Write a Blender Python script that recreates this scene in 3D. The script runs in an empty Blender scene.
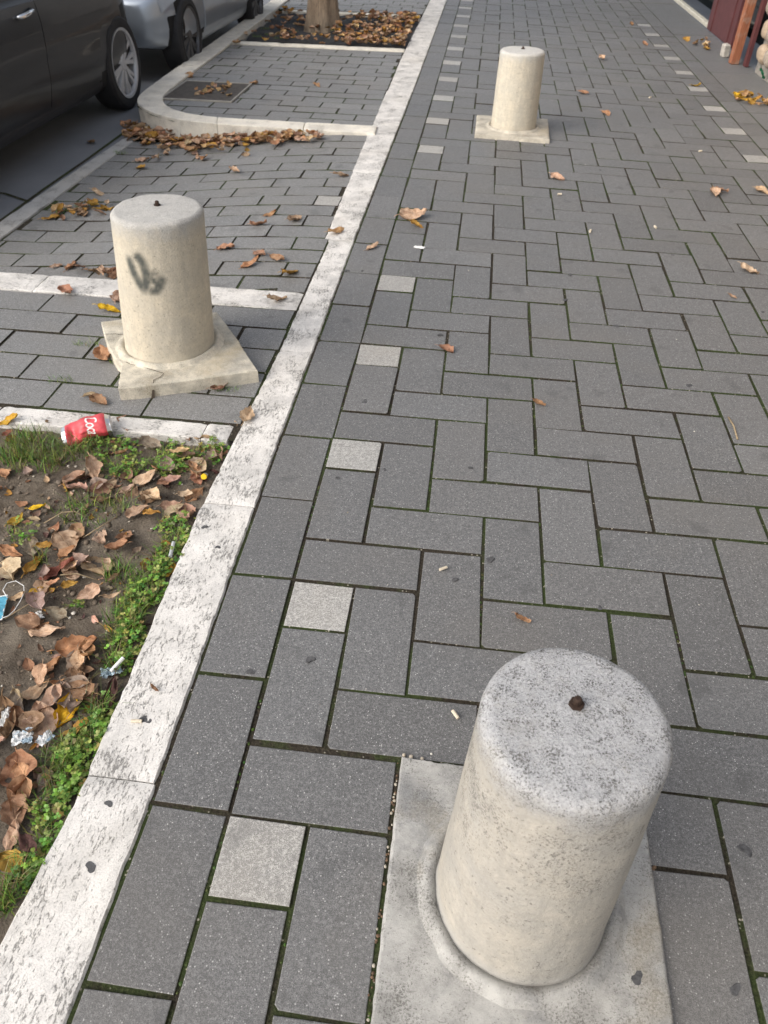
# Pavement with stone bollards - everything in metres; x across the sidewalk, y along it, z up.
import bpy, bmesh, math, random
from mathutils import Vector, Matrix, noise
PI = math.pi
rnd = random.Random(7)
S = bpy.context.scene
COL = S.collection
R = math.radians
U = 0.17                      # paver module (half a paver length)

# ------------------------------------------------------------------ helpers
def link(o, parent=None):
    COL.objects.link(o)
    if parent is not None: o.parent = parent
    return o
def tag(o, label=None, cat=None, group=None, kind=None):
    if label: o['label'] = label
    if cat: o['category'] = cat
    if group: o['group'] = group
    if kind: o['kind'] = kind
    return o
def empty(name, loc=(0,0,0), rot=(0,0,0)):
    o = bpy.data.objects.new(name, None); o.location = loc; o.rotation_euler = rot
    o.empty_display_size = .05
    return link(o)
def lerp(a,b,t): return a+(b-a)*t
def sstep(t): t = max(0,min(1,t)); return t*t*(3-2*t)
def interp(tab, y):
    if y <= tab[0][0]: return tab[0][1]
    for (a,va),(b,vb) in zip(tab,tab[1:]):
        if y <= b: return lerp(va,vb,(y-a)/(b-a))
    return tab[-1][1]
def fbm(p, o=4): return noise.fractal(Vector(p), 1.0, 2.0, o)

class MB:
    """collects faces (with a tone, a material slot and optional uv) and builds ONE mesh object"""
    def __init__(s): s.v=[]; s.f=[]; s.m=[]; s.t=[]; s.uv=[]
    def vert(s,p): s.v.append(tuple(p)); return len(s.v)-1
    def face(s, idx, m=0, t=(1,1,1), uv=None):
        s.f.append(tuple(idx)); s.m.append(m); s.t.append(t); s.uv.append(uv)
    def quad(s, ps, m=0, t=(1,1,1), uv=None):
        s.face([s.vert(p) for p in ps], m, t, uv)
    def loft(s, rings, closed=True, m=0, t=(1,1,1), cap0=False, cap1=False):
        ids=[[s.vert(p) for p in r] for r in rings]
        n=len(ids[0])
        for a,b in zip(ids,ids[1:]):
            for i in range(n if closed else n-1):
                j=(i+1)%n; s.face((a[i],a[j],b[j],b[i]),m,t)
        if cap0: s.face(ids[0][::-1],m,t)
        if cap1: s.face(ids[-1],m,t)
        return ids
    def box(s, c, d, m=0, t=(1,1,1), rz=0, bev=0.0):
        cx,cy,cz=c; hx,hy,hz=d[0]/2,d[1]/2,d[2]/2; b=min(bev,hx*.9,hy*.9,hz*.9)
        cs,sn=math.cos(rz),math.sin(rz)
        def ring(ix,iz):
            x,y=hx-ix,hy-ix
            return [(cx+a*cs-e*sn, cy+a*sn+e*cs, cz+iz) for a,e in ((-x,-y),(x,-y),(x,y),(-x,y))]
        rs=[ring(b,-hz),ring(0,-hz+b),ring(0,hz-b),ring(b,hz)] if b>0 else [ring(0,-hz),ring(0,hz)]
        s.loft(rs,True,m,t,True,True)
    def tube(s, pts, rad, n=8, m=0, t=(1,1,1)):
        pts=[Vector(p) for p in pts]; rings=[]
        if not hasattr(rad,'__len__'): rad=[rad]*len(pts)
        up=Vector((0.13,.21,.97))
        for i,p in enumerate(pts):
            d=(pts[min(i+1,len(pts)-1)]-pts[max(i-1,0)]).normalized()
            a=d.cross(up)
            if a.length<1e-3: a=d.cross(Vector((1,0,0)))
            a.normalize(); b=d.cross(a)
            rings.append([p+(a*math.cos(2*PI*k/n)+b*math.sin(2*PI*k/n))*rad[i] for k in range(n)])
        s.loft(rings,True,m,t,True,True)
    def lathe(s, prof, n=48, m=0, t=(1,1,1), fn=None, cap0=False, cap1=False, axis='z'):
        rings=[]
        for r,z in prof:
            ring=[]
            for k in range(n):
                a=2*PI*k/n; p=(r*math.cos(a),r*math.sin(a),z)
                if axis=='x': p=(z,r*math.cos(a),r*math.sin(a))
                ring.append(fn(p,a) if fn else p)
            rings.append(ring)
        return s.loft(rings,True,m,t,cap0,cap1)
    def build(s, name, mats, parent=None, smooth=False, angle=None, fix=True):
        me=bpy.data.meshes.new(name); me.from_pydata(s.v,[],s.f)
        for m in (mats if isinstance(mats,(list,tuple)) else [mats]): me.materials.append(m)
        me.polygons.foreach_set('material_index',s.m)
        ca=me.color_attributes.new('tone','FLOAT_COLOR','CORNER')
        buf=[]
        for f,t in zip(s.f,s.t): buf += [t[0],t[1],t[2],1.0]*len(f)
        ca.data.foreach_set('color',buf)
        if any(u is not None for u in s.uv):
            ul=me.uv_layers.new(name='UVMap'); b=[]
            for f,u in zip(s.f,s.uv):
                for q in (u or [(0,0)]*len(f)): b += [q[0],q[1]]
            ul.data.foreach_set('uv',b)
        if fix:
            bm=bmesh.new(); bm.from_mesh(me); bmesh.ops.recalc_face_normals(bm,faces=bm.faces); bm.to_mesh(me); bm.free()
        if smooth:
            me.polygons.foreach_set('use_smooth',[True]*len(me.polygons))
            if angle: me.set_sharp_from_angle(angle=R(angle))
        me.update()
        return link(bpy.data.objects.new(name,me),parent)

# ------------------------------------------------------------------ materials
class NT:
    def __init__(s,name):
        s.mat=bpy.data.materials.new(name); s.mat.use_nodes=True
        s.t=s.mat.node_tree; s.b=s.t.nodes['Principled BSDF']
    def n(s,typ,ins=None,**kw):
        o=s.t.nodes.new(typ)
        for k,v in kw.items(): setattr(o,k,v)
        for k,v in (ins or {}).items(): s.set(o.inputs[k],v)
        return o
    def set(s,sock,v):
        if isinstance(v,bpy.types.NodeSocket): s.t.links.new(v,sock)
        elif isinstance(v,bpy.types.Node): s.t.links.new(v.outputs[0],sock)
        else:
            if hasattr(sock.default_value,'__len__') and len(sock.default_value)==4 and len(v)==3: v=(*v,1)
            sock.default_value=v
    def coord(s,scale=(1,1,1),which='Object'):
        tc=s.n('ShaderNodeTexCoord')
        if scale==(1,1,1): return tc.outputs[which]
        return s.n('ShaderNodeMapping',{'Vector':tc.outputs[which],'Scale':scale}).outputs[0]
    def noise(s,co,scale,detail=4,rough=.55): return s.n('ShaderNodeTexNoise',{'Vector':co,'Scale':scale,'Detail':detail,'Roughness':rough}).outputs[0]
    def voro(s,co,scale,out='Distance'): return s.n('ShaderNodeTexVoronoi',{'Vector':co,'Scale':scale}).outputs[out]
    def ramp(s,f,a,b,va=0.0,vb=1.0):
        return s.n('ShaderNodeMapRange',{'Value':f,'From Min':a,'From Max':b,'To Min':va,'To Max':vb}).outputs[0]
    def math(s,op,a,b=0.0): 
        o=s.n('ShaderNodeMath',operation=op); s.set(o.inputs[0],a); s.set(o.inputs[1],b); return o.outputs[0]
    def mix(s,f,a,b,mode='MIX'):
        o=s.n('ShaderNodeMix',data_type='RGBA',blend_type=mode)
        s.set(o.inputs[0],f); s.set(o.inputs[6],a); s.set(o.inputs[7],b); return o.outputs[2]
    def attr(s,name='tone'): return s.n('ShaderNodeAttribute',attribute_name=name).outputs['Color']
    def out(s,col,rough=.8,bump=None,bs=.3,bd=.004,metal=0.0,spec=.4,coat=0.0):
        s.set(s.b.inputs['Base Color'],col); s.set(s.b.inputs['Roughness'],rough)
        s.set(s.b.inputs['Metallic'],metal); s.set(s.b.inputs['Specular IOR Level'],spec)
        if coat: s.set(s.b.inputs['Coat Weight'],coat); s.set(s.b.inputs['Coat Roughness'],.05)
        if bump is not None:
            bn=s.n('ShaderNodeBump',{'Height':bump,'Strength':bs,'Distance':bd}); s.set(s.b.inputs['Normal'],bn)
        return s.mat

def m_paver(name,base,grain=1.0):
    k=NT(name); co=k.coord()
    c=k.mix(1.0,k.attr(),base,'MULTIPLY')
    big=k.noise(co,3.1,5,.6); c=k.mix(k.ramp(big,.38,.75,0,.5),c,tuple(q*f for q,f in zip(base,(.74,.72,.71))))
    mid=k.noise(co,30,5,.7); c=k.mix(k.ramp(mid,.45,.8,0,.45),c,tuple(q*1.4 for q in base))
    wn=k.noise(co,520,2,.9); c=k.mix(k.ramp(wn,.50,.66,0,.55*grain),c,tuple(min(1,q*2.3) for q in base)); c=k.mix(k.ramp(wn,.50,.36,0,.9*grain),c,tuple(q*.22 for q in base))
    n2=k.noise(co,240,3,.8); c=k.mix(k.ramp(n2,.53,.38,0,.5*grain),c,tuple(q*.45 for q in base))
    n5=k.noise(co,150,3,.75); c=k.mix(k.ramp(n5,.52,.66,0,.5*grain),c,tuple(min(1,q*1.75) for q in base)); c=k.mix(k.ramp(n5,.48,.34,0,.6*grain),c,tuple(q*.45 for q in base))
    n6=k.noise(co,55,4,.7); c=k.mix(k.ramp(n6,.52,.36,0,.45*grain),c,tuple(q*.55 for q in base))
    col=k.n('ShaderNodeSeparateColor',{'Color':k.voro(co,240,'Color')}); sep=col.outputs[0]; br=col.outputs[1]
    g=k.math('MULTIPLY',k.ramp(sep,.80,.86,0,1),k.ramp(k.voro(co,240),.18,.42,1,0)); g=k.math('MULTIPLY',g,k.ramp(br,.1,1,.15,.95*grain))
    c=k.mix(g,c,(.62,.61,.59))
    br2=k.noise(co,1.4,4,.6); c=k.mix(k.ramp(br2,.50,.68,0,.35),c,(base[0]*1.0,base[1]*.93,base[2]*.84)); spot=k.noise(co,7,3,.5); c=k.mix(k.ramp(spot,.63,.70,0,.45),c,tuple(q*.45 for q in base))
    h=k.math('ADD',k.noise(co,420,3,.7),k.math('MULTIPLY',k.noise(co,120,2),.6))
    return k.out(c,k.ramp(mid,.3,.7,.50,.68),h,.5,.0016,spec=.6)
def m_kerb(name,stretch,base=(.80,.775,.73),dirt=.36,q_=.64):
    k=NT(name); co=k.coord(); st=k.coord(stretch)
    big=k.noise(co,6,6,.72)
    c=k.mix(k.ramp(big,.42,.66,0,dirt*1.9),base,(.43,.42,.40))
    v1=k.noise(k.coord(tuple(.35+.65*q for q in stretch)),16,6,.75); c=k.mix(k.ramp(v1,.47,.70,0,.5*q_),c,(.46,.45,.43))
    pit=k.noise(st,185,4,.8); clus=k.noise(co,9,5,.65); pm=k.ramp(k.math('ADD',pit,k.math('MULTIPLY',clus,.55)),.83,.92)
    c=k.mix(k.math('MULTIPLY',pm,1.15*q_),c,(.12,.118,.11))
    gr=k.noise(co,260,3,.8); c=k.mix(k.ramp(gr,.49,.66,0,.75*q_),c,(.33,.32,.30))
    blot=k.noise(st,40,5,.75); c=k.mix(k.ramp(blot,.665,.71,0,1.1*q_),c,(.17,.168,.16))
    warm=k.noise(co,2.0,3); c=k.mix(k.ramp(warm,.5,.8,0,.25),c,(.60,.54,.43))
    h=k.math('SUBTRACT',1.0,k.math('ADD',pm,k.math('MULTIPLY',gr,.5)))
    h=k.math('SUBTRACT',h,k.math('ADD',k.ramp(blot,.60,.72,0,.8),k.math('MULTIPLY',v1,.35)))
    return k.out(c,.88,h,.7,.0035,spec=.25)
def m_joint():
    k=NT('joint_soil'); co=k.coord()
    a=k.noise(co,150,4,.7); b=k.noise(co,2.2,4,.6)
    c=k.mix(k.ramp(a,.35,.7),(.018,.015,.011),(.075,.062,.045))
    moss=k.mix(k.ramp(a,.3,.7),(.020,.031,.010),(.066,.094,.028))
    c=k.mix(k.ramp(k.math('ADD',b,k.math('MULTIPLY',k.math('SUBTRACT',k.noise(co,14,4,.7),.5),.5)),.44,.58,0,.82),c,moss)
    pale=k.voro(co,130); pc=k.n('ShaderNodeSeparateColor',{'Color':k.voro(co,130,'Color')}).outputs[1]
    c=k.mix(k.math('MULTIPLY',k.ramp(pc,.90,.93),k.ramp(pale,.2,.4,1,0)),c,(.4,.37,.3))
    return k.out(c,.95,a,.9,.006,spec=.2)
def m_asphalt():
    k=NT('asphalt'); co=k.coord()
    c=k.mix(k.ramp(k.noise(co,1.3,5,.6),.3,.7),(.17,.178,.192),(.23,.237,.25))
    s=k.voro(co,170); c=k.mix(k.ramp(s,.15,.5,.5,0),c,(.2,.2,.2))
    return k.out(c,.82,k.noise(co,210,3,.7),.7,.004)
def m_stone(name,warm,cool,cap_z,speck=1.0,c0=(.33,.333,.34),c1=(.54,.542,.545),foot=(.43,.415,.375),fz=.0):
    """cast stone of the bollards: beige sides, lichen-grey weathered crown above cap_z"""
    k=NT(name); co=k.coord(); sep=k.n('ShaderNodeSeparateXYZ',{'Vector':co})
    z=sep.outputs[2]
    big=k.noise(co,7,5,.6); c=k.mix(k.ramp(big,.32,.68),warm,cool)
    band=k.noise(k.coord((2,2,26)),3,4,.6); c=k.mix(k.ramp(band,.5,.8,0,.35),c,(cool[0]*.75,cool[1]*.73,cool[2]*.7))
    fine=k.noise(co,120,4,.7); c=k.mix(k.ramp(fine,.35,.75,.35,0),c,(cool[0]*.66,cool[1]*.62,cool[2]*.56))
    # sparse black lichen specks, in patches
    patch=k.noise(co,9,3,.6)
    pz=k.ramp(z,.15,.45,-.10,.06)
    pn=k.noise(co,190,4,.85); sp=k.ramp(k.math('ADD',k.math('ADD',pn,k.math('MULTIPLY',patch,.55)),pz),.885,.94)
    c=k.mix(k.math('MULTIPLY',sp,.75*speck),c,(.085,.08,.07))
    capm=k.ramp(k.math('ADD',z,k.math('MULTIPLY',k.math('SUBTRACT',k.noise(co,26,5,.75),.5),.11)),cap_z-.045,cap_z+.018)
    cg=k.mix(k.ramp(k.noise(co,210,4,.85),.38,.60),c0,c1); cg=k.mix(k.ramp(k.noise(co,20,4,.7),.45,.75,0,.35),cg,c0)
    n2=k.noise(co,300,4,.85); pk=k.noise(co,36,4,.7); cg=k.mix(k.ramp(k.math('ADD',n2,k.math('MULTIPLY',pk,.40)),.735,.79,0,.95*speck),cg,(.09,.088,.08))
    n3=k.noise(co,13,4,.6); cg=k.mix(k.ramp(n3,.58,.75,0,.28*speck),cg,(.20,.18,.14))
    bm_=k.noise(co,3.3,5,.7); c=k.mix(k.ramp(bm_,.50,.68,0,.45),c,tuple(q*.74 for q in cool)); sm2=k.noise(co,58,5,.8); c=k.mix(k.ramp(sm2,.50,.68,0,.42),c,tuple(q*.66 for q in cool)); sm=k.noise(co,19,5,.75); c=k.mix(k.ramp(sm,.50,.70,0,.45),c,tuple(q*.70 for q in cool)); c=k.mix(k.ramp(sm,.46,.30,0,.30),c,tuple(min(1,q*1.25) for q in warm))
    dr=k.noise(k.coord((14,14,1.3)),3.5,5,.7); c=k.mix(k.ramp(dr,.50,.72,0,.40),c,tuple(q*.66 for q in cool)); pt=k.noise(co,85,3,.8); c=k.mix(k.ramp(pt,.63,.67,0,.6),c,tuple(q*.42 for q in cool))
    fm=k.ramp(k.math('ADD',z,k.math('MULTIPLY',k.math('SUBTRACT',bm_,.5),.06)),-.004,.045,1.0,0); c=k.mix(fm,c,foot); c=k.mix(capm,c,cg)
    pa=k.n('ShaderNodeAttribute',attribute_name='paint'); c=k.mix(pa.outputs['Fac'],c,(.095,.10,.09))
    h=k.math('ADD',k.math('SUBTRACT',k.math('MULTIPLY',fine,.7),k.ramp(pt,.62,.70,0,1.0)),k.math('MULTIPLY',n2,k.math('ADD',k.math('MULTIPLY',capm,1.3),.25)))
    return k.out(c,.88,k.math('ADD',h,k.math('MULTIPLY',sm2,1.2)),.55,.004,spec=.25)
def m_soil():
    k=NT('soil'); co=k.coord()
    a=k.noise(co,22,6,.7); c=k.mix(k.ramp(a,.3,.7),(.095,.075,.056),(.23,.19,.145))
    b=k.noise(co,4,4,.6); c=k.mix(k.ramp(b,.42,.66,0,.6),c,(.29,.255,.205))
    f=k.noise(co,190,4,.75); c=k.mix(k.ramp(f,.5,.75,0,.6),c,(.022,.016,.011))
    pc=k.n('ShaderNodeSeparateColor',{'Color':k.voro(co,120,'Color')}).outputs[0]
    c=k.mix(k.math('MULTIPLY',k.ramp(pc,.93,.95),k.ramp(k.voro(co,120),.2,.35,1,0)),c,(.36,.31,.24))
    return k.out(c,.95,k.math('ADD',f,k.math('MULTIPLY',a,2)),.9,.010,spec=.2)
def m_leaf(name,attr=False):
    k=NT(name)
    base=k.attr() if attr else k.n('ShaderNodeObjectInfo').outputs['Color']
    co=k.coord(); ra=k.n('ShaderNodeObjectInfo').outputs['Random']
    off=k.n('ShaderNodeVectorMath',{0:co},operation='ADD'); comb=k.n('ShaderNodeCombineXYZ',{0:k.math('MULTIPLY',ra,9),1:k.math('MULTIPLY',ra,5),2:ra}); k.set(off.inputs[1],comb)
    a=k.noise(off,45,5,.65)
    c=k.mix(k.ramp(a,.35,.7),base,k.mix(1.0,base,(.52,.42,.36),'MULTIPLY'))
    b=k.noise(off,150,4,.7); c=k.mix(k.ramp(b,.58,.72,0,.6),c,k.mix(1.0,base,(.3,.24,.2),'MULTIPLY'))
    uv=k.n('ShaderNodeSeparateXYZ',{'Vector':k.n('ShaderNodeUVMap').outputs[0]})
    s=k.math('ABSOLUTE',uv.outputs[0])
    ridge=k.math('SINE',k.math('MULTIPLY',k.math('SUBTRACT',uv.outputs[1],k.math('MULTIPLY',s,.33)),44))
    vein=k.math('MAXIMUM',k.ramp(s,.02,.06,1,0),k.ramp(ridge,.90,.99,0,.55))
    c=k.mix(k.math('MULTIPLY',vein,.38),c,k.mix(1.0,base,(1.45,1.4,1.25),'MULTIPLY'))
    k.set(k.b.inputs['Subsurface Weight'],0.0)
    m=k.out(c,k.ramp(a,.3,.7,.75,.92),k.math('ADD',vein,b),.6,.002,spec=.2)
    return m
def m_plain(name,c,rough=.6,metal=0,spec=.4,bump=None,var=.15,coat=0,vs=20):
    k=NT(name); co=k.coord(); a=k.noise(co,vs,4,.6)
    col=k.mix(k.ramp(a,.3,.7),tuple(x*(1-var) for x in c),tuple(min(1,x*(1+var)) for x in c))
    return k.out(col,rough,k.noise(co,bump,3,.7) if bump else None,.4,.003,metal,spec,coat)
def m_green(name):
    k=NT(name); co=k.coord(); c=k.attr(); a=k.noise(co,60,3)
    c=k.mix(k.ramp(a,.35,.65),c,k.mix(1.0,c,(.62,.62,.5),'MULTIPLY'))
    m=k.out(c,.55,spec=.35)
    return m
def m_glass(name):
    k=NT(name); m=k.out((.012,.015,.017),.06,spec=.6); return m
def m_attr(name,rough=.8,bump=60,bd=.004):
    k=NT(name); co=k.coord(); c=k.attr(); a=k.noise(co,28,5,.65)
    c=k.mix(k.ramp(a,.3,.72),c,k.mix(1.0,c,(.62,.58,.52),'MULTIPLY'))
    return k.out(c,rough,k.noise(co,bump,4,.7),.6,bd)
def m_bark():
    k=NT('bark'); st=k.coord((9,9,1.6)); a=k.noise(st,5,6,.7); b=k.noise(k.coord(),3,3)
    c=k.mix(k.ramp(a,.3,.7),(.15,.11,.075),(.46,.35,.245)); c=k.mix(k.ramp(b,.4,.7,0,.4),c,(.22,.20,.16))
    return k.out(c,.9,a,.9,.03)
MP=m_paver('paver_grey',(.160,.160,.158)); ML=m_paver('paver_light',(.39,.38,.355),1.0)
MPF=m_paver('paver_left',(.215,.214,.208))
MJ=m_joint(); MA=m_asphalt(); MS=m_soil()
MKY=m_kerb('travertine_along',(1,.36,1)); MKX=m_kerb('travertine_across',(.42,1,1)); MKI=m_kerb('kerb_stone',(1,1,1),(.86,.81,.70),.2,.32)
MKG=m_kerb('kerb_grey',(1,.5,1),(.46,.455,.44),.4)
MGUM=m_plain('old_gum',(.082,.082,.084),.85,bump=200,var=.4,vs=110)
MLEAF=m_leaf('dry_leaf'); MLIT=m_leaf('dry_litter',True); MG=m_green('weed_green')
MMETAL=m_plain('rusty_bolt',(.055,.035,.026),.7,.5,bump=300,var=.4,vs=120)
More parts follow.
